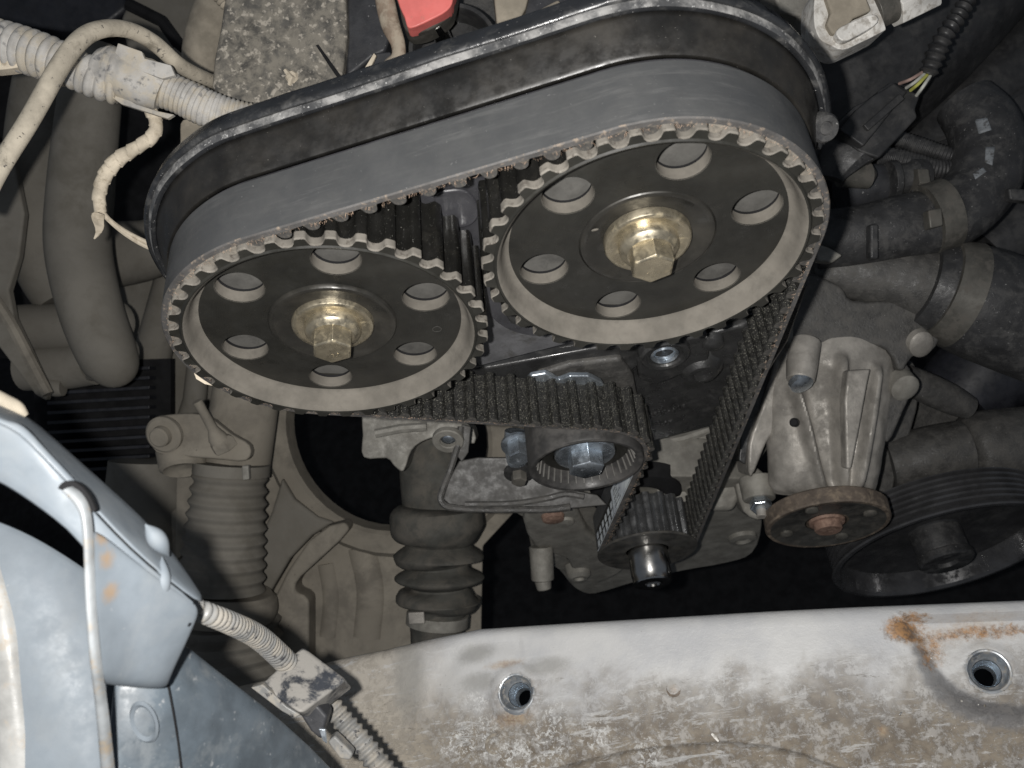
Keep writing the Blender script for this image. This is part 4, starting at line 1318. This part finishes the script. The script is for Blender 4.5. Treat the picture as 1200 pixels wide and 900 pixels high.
# ------------------------------------------------------------------ water pump bracket
wp = thing('water_pump', 'ribbed cast alloy pump housing tapering down to a rusty round flange', 'pump', PD(970, 500, 560))
fc = PD(968, 606, 560)
rows = []
sec = [(950, 300, 575, 36), (962, 360, 568, 52), (975, 400, 562, 70), (972, 440, 558, 74), (968, 480, 556, 72), (966, 530, 554, 67), (964, 566, 556, 62), (965, 578, 562, 58)]
A = pxpath(sec, 9)
g = G()
nseg = 48
vs = []
RIB = [([455, 500, 550, 586], [930, 944, 958, 970], 9, 455), ([420, 470, 530, 585], [986, 986, 987, 990], 8, 418), ([432, 480, 540, 585], [1026, 1020, 1010, 1000], 9, 430)]
nseg = 220
for i, q in enumerate(A):
    ring = []
    _, yy0, _ = px(q[:3])
    for k in range(nseg):
        a = 2 * math.pi * k / nseg
        rr = q[3] * (1 + .02 * mn.noise(Vector((k * .1, i * .25, 1))))
        P = q[:3] + CRX * math.cos(a) * rr + VIEW * math.sin(a) * rr * .62
        if math.sin(a) < 0:
            X_, Y_, _ = px(P)
            amt = 0
            for ys, xs, hgt, top_ in RIB:
                f = sstep(top_ - 8, top_ + 10, Y_)
                amt += f * hgt * math.exp(-(abs(X_ - np.interp(Y_, ys, xs)) / 6.5) ** 3)
            f2 = sstep(425, 440, Y_)
            xa, xb = np.interp(Y_, [420, 585], [986, 990]), np.interp(Y_, [432, 585], [1026, 1000])
            amt += f2 * (-6) * (math.exp(-(abs(X_ - (np.interp(Y_, [455, 586], [932, 970]) + xa) / 2) / max(4, (xa - 960) * .6)) ** 4))
            P = P - VIEW * amt * (1 - sstep(560, 585, Y_))
        ring.append(P)
    vs.append(ring)
g.grid(vs, 0, True)
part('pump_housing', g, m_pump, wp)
part('machined_pad', slab([(994, 434), (1021, 432), (1017, 450), (1006, 510), (998, 550), (992, 550), (990, 470)], 519, thick=10), m_pump, wp, bevel=2)
part('vent_hole', G().rev([(2.6, .6), (2.2, .9), (1.8, 0), (0, -.2)], PD(930, 495, 512), -VIEW, 20), m_void, wp)
part('left_shoulder', slab(rnd([(922, 395), (940, 400), (948, 430), (928, 470), (912, 500), (898, 520), (880, 560), (878, 520), (892, 480), (905, 440)], 3), 548, thick=30), m_pump, wp, bevel=3, seg=3)
P = [PD(945, 400, 534), PD(940, 425, 528), PD(938, 446, 524)]
part('bolt_boss', G().tube(P, [8.5, 9, 8], 20), m_pump, wp, bevel=1)
part('boss_bolt', G().rev([(7, -2), (6.5, 1.5), (3.5, 2.6), (0, 2.8)], PD(939, 449, 522), unit(-VIEW + V(0, -.6, .9)), 20), m_zinc, wp)
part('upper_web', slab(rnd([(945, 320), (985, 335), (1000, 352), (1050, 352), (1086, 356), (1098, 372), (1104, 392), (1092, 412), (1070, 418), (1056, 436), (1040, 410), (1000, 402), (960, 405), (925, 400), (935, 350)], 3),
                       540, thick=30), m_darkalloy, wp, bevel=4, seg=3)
part('web_bolt', G().rev([(9, -3), (8.6, 1), (7, 2.4), (4, 3), (0, 3.2)], PD(1079, 403, 538), unit(-VIEW + V(.0, -.3, .5)), 28, sc=.85), m_pump, wp, label='pale worn bolt end')
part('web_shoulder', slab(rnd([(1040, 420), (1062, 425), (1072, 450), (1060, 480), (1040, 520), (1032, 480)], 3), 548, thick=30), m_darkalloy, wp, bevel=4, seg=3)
part('bolt_boss', G().rev([(9, -6), (8.5, 2), (5, 4), (0, 4)], PD(1059, 453, 545), unit(-VIEW + V(0, -.3, .5)), 24), m_alloy, wp)
c = PD(968, 603, 560)
ax = unit(V(-.06, .02, 1))
c2 = PD(970, 616, 556)
part('flange', G().rev([(0, -10), (36, -10), (37, -9), (37, -1), (36.2, 0), (34, 0), (30, -1.5), (14, -2.5), (13, -2.5)], c2, ax, 64, mats=[0, 0, 0, 0, 0, 1, 1, 1]), [m_rusty, m_darkst], wp)
part('flange_hub', G().rev([(11, -3), (10.5, -1.5), (8.4, -1.2), (8.2, 2.5), (7.4, 3.4), (0, 3.4)], c2, ax, 36), m_copper, wp, label='rust-orange hub centre')
u_, w_ = perp(ax)
for k in range(4):
    a = math.radians(18 + 90 * k)
    part('flange_bolt', G().rev([(4, -2.4), (4, -.4), (2.6, .4), (0, .6)], c2 + (u_ * math.cos(a) + w_ * math.sin(a)) * 26, ax, 16), m_clamp, wp)
st = thing('small_stud_nut', 'small pale stud and nut beside the rusty flange on its left', 'bolt', PD(890, 590, 560))
part('stud_collar', G().tube([PD(886, 560, 572), PD(890, 586, 566)], [11, 10], 20), m_alloy, st, bevel=1)
part('nut', G().hexb(PD(891, 588, 564), PD(892, 600, 558) - PD(890, 585, 566), 6.8, 6, 0), m_zinc, st, bevel=.5)
part('stud', G().tube([PD(892, 596, 562), PD(893, 606, 559)], 3.2, 12), m_pump, st, bevel=.4)
part('stud_lug', slab(rnd([(862, 560), (880, 545), (900, 560), (905, 590), (895, 610), (872, 600)], 3), 585, thick=20), m_alloy, st, bevel=3)

# belt guard rail right of the belt run
gd = thing('belt_guard_strip', 'dark guard strip following the right run of the belt', 'guard', PD(900, 500, 540))
part('strip', slab([(926, 388), (932, 392), (928, 410), (900, 460), (878, 515), (874, 545), (866, 540), (868, 505), (888, 450), (915, 405)], 552, thick=14), m_block, gd, bevel=1)
part('strip_end', slab([(920, 382), (930, 378), (933, 408), (924, 408)], 540, thick=6), m_alloy, gd, bevel=.6)

# grooved accessory pulley
ap = thing('grooved_pulley', 'large dark multi-groove accessory pulley at the lower right', 'pulley', PD(1105, 640, 650))
c = PD(1106, 650, 640)
ax = unit(V(.05, .05, 1))
pr2 = [(60, -30)]
for i in range(6):
    z = -27 + i * 4.0
    pr2 += [(75, z), (75, z + .8), (71.5, z + 2.0), (75, z + 3.2)]
pr2 += [(76.5, -2), (77, -1), (76, 0), (73, 0), (71, -2), (68, -16)]
part('grooved_rim', G().rev(pr2, c, ax, 96), M('wet_black_pulley', (.07, .07, .073), .2, .3, dust=(.07, .07, .07), dlo=.5, dhi=.75, dmm=10, dmul=.5, bd=.03, coat=.15), ap, sharp=25)
part('pulley_web', G().rev([(68.5, -16), (50, -18), (30, -19), (19, -18), (18, -17)], c, ax, 72), m_rubber2, ap)
part('pulley_hub', G().rev([(18, -18), (17.5, -2), (17, 0), (19, 1), (19, 5), (17.5, 6.5), (8, 6.5), (7, 4), (0, 4)], c, ax, 44), m_rubber, ap)
# dim alternator bulk behind
al = thing('alternator', 'dim grimy alternator body behind the grooved pulley', 'alternator', PD(1110, 500, 640))
A = pxpath([(1040, 545, 640, 32), (1090, 535, 636, 36), (1130, 528, 634, 36)], 4)
part('barrel', G().tube([q[:3] for q in A], [q[3] for q in A], 32), m_darkalloy, al)
A = pxpath([(1128, 530, 640, 30), (1140, 528, 640, 44), (1180, 524, 640, 46), (1240, 520, 640, 46)], 4)
part('end_housing', G().tube([q[:3] for q in A], [q[3] for q in A], 32), m_darkalloy, al)
part('casting_block', slab(rnd([(1050, 470), (1090, 450), (1150, 452), (1170, 480), (1210, 490), (1210, 570), (1040, 580), (1030, 540)], 3), 690, thick=60), m_darkalloy, al, bevel=6, seg=3)
A = pxpath([(1060, 440, 610, 14), (1080, 452, 612, 18), (1110, 466, 616, 18), (1135, 478, 620, 14)], 4)
part('lug', G().tube([q[:3] for q in A], [q[3] for q in A], 18), m_darkalloy, al)
part('bracket_arm', slab(rnd([(1055, 425), (1075, 432), (1075, 480), (1050, 560), (1040, 610), (1025, 600), (1040, 500)], 3), 630, thick=20), m_darkalloy, al, bevel=4, seg=3)
t = thing('void_duct', 'blue-black curved duct wall at the right edge below the large hose', 'duct', PD(1160, 440, 660))
A = pxpath([(1120, 470, 670, 50), (1170, 420, 670, 60), (1240, 380, 670, 60)], 4)
part('duct_wall', G().tube([q[:3] for q in A], [q[3] for q in A], 28), m_voidplastic, t)
#@@PART3
# ------------------------------------------------------------------ front cross rail
def rail_z(x_):
    return np.interp(x_, EX, EZ)


edge_px = [(180, 820), (300, 793), (345, 780), (400, 765), (450, 755), (500, 743), (560, 731), (620, 727), (700, 722), (800, 716), (900, 710), (1000, 705), (1100, 701), (1200, 697), (1300, 692)]
RY = -165.0
EP = [PY(x, y + 5, RY) for x, y in edge_px]
EX = [p[0] for p in EP]
EZ = [p[2] for p in EP]
H1, H2 = PY(607, 813, RY - 1.5), PY(1158, 787, RY - 6)
DIM = [(790, 808, 5.5, 1.0), (1034, 857, 6.5, 1.2), (580, 870, 6, 1.3), (661, 848, 7, .8), (545, 838, 9, -1.0)]
DIMP = [(PY(x, y, RY), r, h) for x, y, r, h in DIM]
pocket = [PY(x, y, RY)[[0, 2]] for x, y in [(1045, 722), (1068, 758), (1086, 795), (1112, 822), (1150, 838), (1215, 845), (1350, 850)]]


def seg_side(p, poly):
    """signed distance to polyline, positive on the right/upper side"""
    best, sg = 1e9, 1
    for a, b in zip(poly, poly[1:]):
        ab = b - a
        t = np.clip(((p - a) @ ab) / (ab @ ab), 0, 1)
        d = np.linalg.norm(p - a - ab * t)
        if d < best:
            best = d
            cr = ab[0] * (p[1] - a[1]) - ab[1] * (p[0] - a[0])
            sg = -1 if cr > 0 else 1
    return best * sg


SEAM = [PY(x, y, RY)[[0, 2]] for x, y in [(640, 905), (690, 892), (740, 881), (800, 874), (850, 871), (900, 876), (940, 885), (990, 905)]]
rng = [V(SEAM[0][0], 400)] + [None]


def seam_h(p):
    d = abs(seg_side(p, SEAM))
    return d


rows = []
NX, NK = 330, 150
for j in range(-6, NK):
    row = []
    for i in range(NX):
        x = EX[0] + (EX[-1] - EX[0]) * i / (NX - 1)
        ze = rail_z(x)
        if j < 0:
            a = math.radians(90 * (-j) / 5.0) if j > -6 else math.pi / 2
            rr = 7.0
            zz, yy = ze + rr - rr * math.sin(a), RY - rr + rr * math.cos(a)
            if j == -6:
                yy -= 45
            row.append(V(x, yy, zz))
            continue
        k = 7.0 + j * .92
        z = ze + k
        P2 = V(x, z)
        h = 0.0
        # gentle crown then fall towards the viewer
        h += -2.5 * sstep(18, 70, k)
        # raised pad round the left hole
        d = math.hypot(x - H1[0], z - H1[2])
        h += 1.4 * (1 - sstep(10.5, 15, d))
        dl = math.hypot((x - H1[0] + 12) / 1.35, z - H1[2] + 6)
        h += -1.3 * math.exp(-((dl - 20) / 5.0) ** 2) * (1 if x < H1[0] + 4 else .35)
        # pocket on the right
        sd = seg_side(P2, pocket)
        h += -6.5 * sstep(-2, 8, sd)
        d = math.hypot(x - H2[0], z - H2[2])
        h += 1.0 * (1 - sstep(9.5, 13, d))
        for q, r, hh in DIMP:
            d = math.hypot(x - q[0], z - q[2])
            h += hh * (1 - sstep(r * .35, r, d) ** 1.0)
        # overlapping lower panel
        ds = seam_h(P2)
        if SEAM[0][0] - 3 < x < SEAM[-1][0] + 3:
            zs = np.interp(x, [s[0] for s in SEAM], [s[1] for s in SEAM])
            h += 1.8 * sstep(-.6, .6, z - zs) + 1.6 * math.exp(-((z - zs - 3) / 2.4) ** 2)
        h += .25 * mn.noise(Vector((x * .05, z * .05, 7)))
        row.append(V(x, RY + h, z))
    rows.append(row)
# punch the two holes by skipping quads later
g = G().grid(rows)
nf = []
for f in g.f:
    c_ = np.mean([g.v[i] for i in f], axis=0)
    if math.hypot(c_[0] - H1[0], c_[2] - H1[2]) < 8.6 or math.hypot(c_[0] - H2[0], c_[2] - H2[2]) < 8.6:
        continue
    nf.append(f)
g.f = nf
g.m = [0] * len(nf)
ro = V(80, RY, 100)


def loc(p):       # object-space mm in Blender axes for material masks
    q = np.asarray(p) - ro
    return (q[0], -q[2], q[1])


mr = bpy.data.materials.new('worn_white_rail_paint')
n = NT(mr)
v = n.noise(40, 4, .6)
c = n.mix(n.ramp(v, .35, .65), (.43, .435, .445), (.52, .52, .515))
# distance from the far edge drives where road dirt has collected (object y)
sep = n.t.nodes.new('ShaderNodeSeparateXYZ')
n.link(n.co, sep.inputs[0])
yb, xb = sep.outputs['Y'], sep.outputs['X']
slope = (EZ[-3] - EZ[5]) / (EX[-3] - EX[5])
kk = n.math('ADD', n.math('MULTIPLY', yb, -1), n.math('MULTIPLY', xb, -slope))
z0 = EZ[5] + slope * (80 - EX[5]) - 100
kk = n.math('SUBTRACT', kk, z0)           # mm from the far edge
wob = n.math('MULTIPLY', n.math('SUBTRACT', n.noise(26, 6, .62, .4, off=3), .5), 60)
f1 = n.ramp(n.math('ADD', kk, wob), 17, 44)
fine = n.ramp(n.noise(6, 10, .82, .3, off=8), .44, .53)
f1 = n.math('MULTIPLY', f1, n.math('ADD', n.math('MULTIPLY', fine, .34), n.ramp(kk, 25, 60, .40, .62)))
c = n.mix(f1, c, n.mix(n.ramp(n.noise(9, 5, .65, off=91), .35, .65), (.13, .105, .078), (.235, .20, .155)))
# left end is wholly tan
lx = n.ramp(n.math('ADD', xb, n.math('MULTIPLY', wob, .6)), loc(PY(560, 800, RY))[0], loc(PY(440, 800, RY))[0])
c = n.mix(n.math('MULTIPLY', lx, .82), c, n.mix(fine, (.30, .265, .215), (.40, .36, .30)))
# pale scraped flecks and streaks
st_ = n.ramp(n.noise(5, 9, .8, .5, stretch=(.18, 1, 1), off=19), .555, .60)
c = n.mix(n.math('MULTIPLY', st_, .65), c, (.50, .50, .495))
sp_ = n.ramp(n.noise(1.6, 4, .65, off=66), .66, .70)
c = n.mix(n.math('MULTIPLY', sp_, n.ramp(kk, 30, 60, 0, .9)), c, (.6, .6, .59))
dk = n.ramp(n.noise(1.7, 5, .75, off=23), .665, .69)
c = n.mix(n.math('MULTIPLY', dk, n.ramp(kk, 20, 45, .35, .8)), c, (.045, .038, .03))
ds_ = n.ramp(n.noise(3.5, 9, .8, .5, stretch=(.22, 1, 1), off=119), .60, .64)
c = n.mix(n.math('MULTIPLY', ds_, n.ramp(kk, 12, 30, 0, .6)), c, (.13, .115, .095))
# crusty lime patches near the bottom centre
for (x, y, r) in ((560, 862, 17), (640, 872, 19), (600, 888, 14), (530, 872, 11), (700, 862, 12), (560, 820, 9), (650, 835, 9), (760, 880, 12)):
    f = n.math('MULTIPLY', n.near(loc(PY(x, y, RY)), r * .2, r, r), n.ramp(n.noise(2.6, 9, .8, .5, off=44), .52, .555))
    c = n.mix(n.math('MULTIPLY', f, .9), c, (.60, .60, .585))
# grey patches round the left hole
for (x, y, r, sc) in ((557, 766, 7, (.5, 1, 1)), (640, 781, 6, (.35, 1, 1)), (560, 800, 7, (.5, 1, 1)), (480, 790, 12, (1, .4, 1))):
    f = n.near(loc(PY(x, y, RY)), r * .3, r, r * .8, sc)
    c = n.mix(n.math('MULTIPLY', f, .6), c, (.24, .235, .22))
# rust
for (x, y, r, sc) in ((600, 843, 7, (.5, 1.4, 1)), (592, 779, 6, (.45, 2.0, 1)), (1068, 735, 9, (.7, 1, 1)), (1090, 756, 9, (.9, .7, 1)), (1125, 736, 12, (.4, 1.6, 1)),
                      (1183, 738, 8, (.7, 1, 1)), (1184, 785, 5, (1, .7, 1)), (1094, 770, 4, (1, .6, 1)), (790, 808, 3, (1, 1, 1)), (1034, 857, 3, (1, 1, 1))):
    f = n.near(loc(PY(x, y, RY)), r * .1, r, r * 1.5, sc)
    c = n.mix(n.math('MULTIPLY', f, .6), c, n.mix(n.ramp(n.noise(1.5, 5, .7, off=9), .35, .65), (.26, .15, .08), (.42, .33, .22)))
# pocket's slope darkened in slate grey, its shade painted in
sl = None
for (x, y, r) in ((1064, 750, 3.0), (1073, 766, 4.0), (1083, 782, 5.0), (1094, 797, 5.8), (1108, 811, 6.3), (1124, 822, 6.6), (1142, 830, 6.6), (1162, 836, 6.4), (1184, 839, 6.2), (1208, 840, 6.0), (1235, 841, 6)):
    f = n.near(loc(PY(x, y, RY - 3)), r * .75, r * 1.25, 2.2)
    sl = f if sl is None else n.math('MAXIMUM', sl, f)
c = n.mix(n.math('MULTIPLY', sl, .72), c, n.mix(fine, (.12, .12, .125), (.19, .19, .195)))
for (x, y, r, sc) in ((1064, 736, 9, (.6, 1, 1)), (1094, 758, 9, (1, .6, 1)), (1130, 738, 10, (.3, 2.2, 1)), (1178, 736, 10, (.35, 2.0, 1)), (1183, 784, 5, (1.2, .8, 1))):
    f = n.near(loc(PY(x, y, RY)), r * .25, r, r * 1.3, sc)
    c = n.mix(n.ramp(f, .05, .9, 0, .9), c, n.mix(n.ramp(n.noise(3.4, 9, .75, off=9), .40, .60), (.13, .085, .055), (.36, .19, .075)))
n.link(c, n.b.inputs['Base Color'])
n.link(n.ramp(f1, 0, 1, .42, .9), n.b.inputs['Roughness'])
n.b.inputs['Specular IOR Level'].default_value = .35
n.bump(n.noise(1.3, 6, .7, off=12), .16)
n.bump(n.noise(9, 4, .6, off=2), .35)
n.bump(f1, .25)
rail = thing('front_rail', 'worn white painted body rail with two threaded holes, mud, scratches and rust patches', 'body panel', ro)
part('rail_skin', g, mr, rail, solid=2.0, off=0, sharp=60)
mthr = M('threaded_socket_steel', (.42, .44, .46), .4, .7, dust=(.33, .31, .28), dmm=4, bd=.04)
hv = np.array(g.v)
def surf_y(H, r):
    d_ = np.hypot(hv[:, 0] - H[0], hv[:, 2] - H[2])
    return float(hv[(d_ > r) & (d_ < r + 1.2), 1].mean())
for H, tilt in ((H1, V(.02, 1, .03)), (H2, V(-.02, 1, .04))):
    ax = unit(tilt)
    H = V(H[0], surf_y(H, 8.8) + .3, H[2])
    b0 = part('threaded_socket', G().rev([(10.2, -.6), (9.6, .4), (8.6, .9), (8.0, .7), (7.5, -.4), (7.2, -3.5), (5.7, -5.5)], H, ax, 48), mthr, rail)
    part('thread', G().rev([(5.5 - .35 * (i % 2) - .05 * i, -5.5 - i * .75) for i in range(14)] + [(4, -18)], H, ax, 36), m_zinc, b0, sharp=20)
part('weld_stud', G().rev([(4.4, -1), (4.2, 1.0), (3.2, 1.7), (0, 1.9)], PY(790, 808, RY - .6), V(0, 1, 0), 24), m_rusty, rail)
part('weld_stud', G().rev([(5, -1), (4.6, 1.0), (3.4, 1.5), (0, 1.6)], PY(1034, 857, RY - 1.8), V(0, 1, 0), 24), M('dirty_weld_spot', (.27, .235, .19), .85, dust=(.38, .35, .3), dmm=3, bd=.15), rail)
part('weld_stud', G().rev([(5, -1), (4.6, 1.0), (3.4, 1.5), (0, 1.6)], PY(580, 872, RY - 1.8), V(0, 1, 0), 24), MATS['dirty_weld_spot'], rail)
part('debris_chip', G().tube([PY(1042, 828, RY - 2), PY(1047, 831, RY - 1), PY(1051, 831, RY - .6), PY(1056, 836, RY - 1), PY(1062, 839, RY - 2)], [.4, 1.5, .8, 1.7, .4], 5, flat=.5), m_block, rail)
part('debris_chip', G().tube([PY(834, 860, RY), PY(838, 864, RY + .6), PY(842, 869, RY)], [.5, .8, .4], 5, flat=.6), m_white, rail)
# crusty flakes and grit lying on the rail
g = G()
for i in range(420):
    x_, y_ = random.uniform(430, 1180), 900 - abs(random.gauss(0, 60))
    if y_ < 770:
        continue
    P = PY(x_, y_, RY - 2.2)
    r = random.uniform(.15, .55) * (1.8 if random.random() < .1 else 1)
    u_, w_ = perp(V(random.uniform(-.3, .3), 1, random.uniform(-.3, .3)))
    a0 = random.random() * 6
    base = [P + (u_ * math.cos(a0 + k * 1.257) + w_ * math.sin(a0 + k * 1.257)) * r * random.uniform(.6, 1.3) + V(0, .1, 0) for k in range(5)]
    top = P + V(0, r * .7 + .2, 0)
    g.add(base + [top], [(k, (k + 1) % 5, 5) for k in range(5)], 0 if random.random() < .6 else 1)
part('grit', g, [MATS['grubby_white_plastic'], m_brown], rail, kind='stuff', sharp=20)

# ------------------------------------------------------------------ foreground metal
fb = thing('foreground_bracket', 'bent blue-grey metal bracket with rust spots, blurred in the left foreground', 'bracket', PD(130, 640, 235))
def sheet(name, rows, mt, parent, solid=1.5, sub=2, label=None, off=0):
    return part(name, G().grid([[PD(*p) for p in r] for r in rows]), mt, parent, solid=solid, sub=sub, label=label, off=off, sharp=80)


rustify(m_bluegrey, [])
top = [(-40, 455, 236), (0, 474, 236), (32, 486, 237), (64, 514, 238), (102, 548, 240), (146, 586, 244), (186, 624, 248), (214, 662, 250), (241, 704, 248)]
crest = [(-40, 478, 211), (0, 494, 211), (22, 504, 212), (50, 532, 214), (84, 568, 216), (118, 606, 219), (152, 642, 223), (194, 678, 231), (236, 708, 241)]
mid = [(-40, 514, 213), (0, 530, 213), (20, 540, 214), (46, 562, 215), (72, 590, 215), (104, 622, 217), (142, 660, 222), (186, 700, 231), (230, 722, 240)]
low = [(-40, 550, 215), (0, 568, 215), (14, 576, 215), (36, 590, 215), (62, 608, 215), (92, 632, 216), (130, 690, 222), (176, 740, 231), (222, 746, 239)]
sheet('upper_fold', [top, [((a_[0] + b_[0]) / 2, (a_[1] + b_[1]) / 2, (a_[2] + b_[2]) / 2 - 1) for a_, b_ in zip(top, crest)], crest], m_bluegrey, fb, 1.2, sub=1)
sheet('upper_strap', [crest, mid, low], m_bluegrey, fb, 1.2, sub=1)
a = [(96, 606, 211), (100, 660, 211), (103, 720, 212), (108, 770, 214), (112, 792, 216), (113, 800, 222)]
b = [(140, 640, 221), (140, 690, 222), (142, 740, 224), (144, 775, 226), (145, 797, 227), (146, 803, 233)]
c = [(194, 684, 231), (192, 720, 231), (186, 750, 232), (180, 782, 233), (178, 800, 234), (178, 806, 240)]
d = [(239, 709, 242), (230, 730, 241), (219, 755, 241), (206, 780, 241), (198, 799, 242), (197, 804, 247)]
sheet('down_turned_face', [a, b, c, d], m_bluegrey, fb, 1.6)
# folded raised edge, flash light painted in as a paler bracket colour
L_ = [(70, 577, 211), (80, 587, 210.5), (91, 604, 210.5), (95, 640, 210.3), (97, 700, 211.3), (102, 770, 213.1), (110, 840, 224), (117, 930, 238)]
R_e = [(79, 571, 211), (91, 580, 210.5), (101, 600, 210.5), (105, 640, 210.3), (107, 700, 211.3), (113, 770, 213.1), (123, 840, 224), (133, 930, 238)]
Lp, Rp = smooth_path([PD(*q) for q in L_], 4), smooth_path([PD(*q) for q in R_e], 4)
rows = []
for a_, b_ in zip(Lp, Rp):
    rows.append([a_ + VIEW * 5, a_ + VIEW * 1.0, a_ * .8 + b_ * .2 + VIEW * .1, a_ * .45 + b_ * .55 - VIEW * .15, a_ * .1 + b_ * .9 + VIEW * .5, b_ + VIEW * 2.2])
part('folded_edge', G().grid(rows), M('flash_lit_fold_paint', (.25, .265, .275), .42, dust=(.27, .22, .16), dlo=.52, dhi=.68, dmm=9, bmm=3, bd=.06), fb, label='bright folded edge with rust stain', sub=1, sharp=80)
A = pxpath([(-30, 484, 213.5, 5), (4, 497, 213.5, 6), (24, 506, 214, 7), (50, 533, 215.5, 7), (84, 568, 217.5, 6), (114, 600, 221, 3)], 6)
part('rolled_edge', G().tube([q[:3] for q in A], [q[3] for q in A], 12), m_bluegrey, fb)
part('slot', slab(rnd([(68, 572), (76, 564), (90, 566), (104, 580), (112, 598), (104, 598), (92, 582), (78, 576)], 3), 213, thick=1.2), m_void, fb)
part('highlight_bump', spindle(PD(170, 614, 231.5), PD(184, 632, 233), PD(198, 652, 237), 2.4), m_bluegrey, fb)  # bump shaped to carry a highlight on the upper fold
part('pressed_gusset', spindle(PD(190, 652, 234.5), PD(191, 680, 231.6), PD(192, 706, 233), 1.9), m_bluegrey, fb)
A = pxpath([(-20, 458, 232, 9), (4, 470, 232, 9), (20, 478, 232, 8), (30, 487, 233, 4)], 5)
part('tan_rubber_edge', G().tube([q[:3] for q in A], [q[3] for q in A], 14), m_tanlit, fb)
rs = [PD(118, 630, 216), PD(122, 655, 217), PD(128, 694, 218)]
for p, r in zip(rs, (3, 3.5, 3.5)):
    q = p - ORG[fb.name]
    rustify(m_bluegrey, [((q[0], -q[2], q[1]), r)])

fe = thing('foreground_wing', 'scuffed slate-blue wing panel filling the lower left corner', 'body panel', PD(150, 850, 300))
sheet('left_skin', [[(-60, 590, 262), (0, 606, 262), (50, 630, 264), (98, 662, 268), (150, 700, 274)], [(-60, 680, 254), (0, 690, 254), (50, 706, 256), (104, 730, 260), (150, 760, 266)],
                    [(-60, 800, 250), (0, 805, 250), (60, 812, 251), (110, 820, 253), (140, 830, 258)], [(-60, 960, 246), (0, 960, 246), (60, 960, 247), (112, 960, 249), (138, 960, 255)]], m_bluegrey, fe, 2)
L_ = [(-24, 640, 258), (-20, 690, 254), (-16, 740, 251), (-12, 800, 249.5), (-10, 860, 248), (-8, 930, 247)]
R_e = [(-4, 640, 258), (8, 690, 254), (18, 740, 251), (27, 800, 249.5), (34, 860, 248), (40, 930, 247)]
Lp, Rp = smooth_path([PD(*q) for q in L_], 4), smooth_path([PD(*q) for q in R_e], 4)
rows = []
for a_, b_ in zip(Lp, Rp):
    rows.append([a_ + VIEW * 5, a_, a_ * .7 + b_ * .3 - VIEW * 1.2, a_ * .35 + b_ * .65 - VIEW * 1.2, a_ * .1 + b_ * .9 - VIEW * .2, b_ + VIEW * 4])
part('sealer_bead', G().grid(rows), m_seam, fe, sub=1, sharp=80)
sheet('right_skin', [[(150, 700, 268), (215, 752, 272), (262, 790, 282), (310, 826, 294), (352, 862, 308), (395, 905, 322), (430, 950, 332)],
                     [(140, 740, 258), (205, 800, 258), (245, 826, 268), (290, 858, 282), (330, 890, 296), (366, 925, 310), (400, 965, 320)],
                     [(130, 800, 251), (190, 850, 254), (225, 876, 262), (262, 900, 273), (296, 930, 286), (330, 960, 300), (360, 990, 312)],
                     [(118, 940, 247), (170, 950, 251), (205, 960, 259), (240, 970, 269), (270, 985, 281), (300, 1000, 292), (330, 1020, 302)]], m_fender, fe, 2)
part('panel_joint', G().tube(smooth_path([PD(196, 798, 255.5), PD(204, 840, 255), PD(210, 880, 256), PD(215, 930, 256)], 4), .3, 6), m_void, fe)
u_, w_ = perp(-VIEW)
q = PD(169, 846, 251.5)
part('embossed_ring', G().rev([(4.2, 0), (5.2, 1.0), (6.0, 0)], q, -VIEW, 30, sc=.62, hint=CRY + CRX * .35), m_bluegrey, fe)

# ------------------------------------------------------------------ conduit with clip
cc = thing('clipped_conduit', 'dusty ribbed conduit held by a square plastic clip beside the blue panel', 'conduit', PD(340, 780, 350))
A = pxpath([(205, 700, 262, 12), (238, 717, 266, 13), (270, 730, 282, 13.5), (300, 745, 306, 14), (325, 766, 328, 14), (350, 792, 345, 14)], 8)
part('upper_ribs', ripple(A, 2.7, .85, 24, 1.8), m_conduit2, cc)
A = pxpath([(376, 812, 352, 13), (400, 842, 352, 13.5), (425, 872, 350, 14.5), (455, 910, 348, 15), (480, 945, 346, 15)], 8)
part('lower_ribs', ripple(A, 3.0, 1.1, 24, 1.2), m_conduit2, cc)
k1, k2, k3, k4 = PD(354, 757, 342), PD(406, 796, 334), PD(352, 836, 316), PD(303, 803, 326)
ext_ = unit(VIEW + CRY * .55) * 17
q5 = slab([(0, 0)] * 3, 1)
gt = G().prism([k1, k2, k3, k4], ext_)
part('clip_block', gt, M('dusty_black_clip', (.045, .05, .06), .3, dust=(.33, .315, .29), dlo=.40, dhi=.54, dmm=11, dmul=.9, bd=.06), cc, bevel=1.6, seg=3)
part('clip_foot', slab([(293, 806), (308, 802), (336, 828), (352, 838), (345, 842), (330, 834)], 322, thick=3), m_conduit2, cc, bevel=.6)
part('clip_leg', slab([(350, 836), (372, 826), (384, 840), (376, 868), (364, 858)], 326, thick=10), m_boxdark, cc, bevel=1.2)
part('metal_flag', slab([(373, 854), (381, 855), (383, 872), (378, 868)], 322, thick=1.5), m_zinc, cc, bevel=.3)
part('clip_tail', slab([(383, 870), (392, 862), (414, 884), (410, 892), (398, 890)], 332, thick=6), m_conduit2, cc, bevel=1)

# ------------------------------------------------------------------ the depths: floor and bay walls, coloured near-black for their shade
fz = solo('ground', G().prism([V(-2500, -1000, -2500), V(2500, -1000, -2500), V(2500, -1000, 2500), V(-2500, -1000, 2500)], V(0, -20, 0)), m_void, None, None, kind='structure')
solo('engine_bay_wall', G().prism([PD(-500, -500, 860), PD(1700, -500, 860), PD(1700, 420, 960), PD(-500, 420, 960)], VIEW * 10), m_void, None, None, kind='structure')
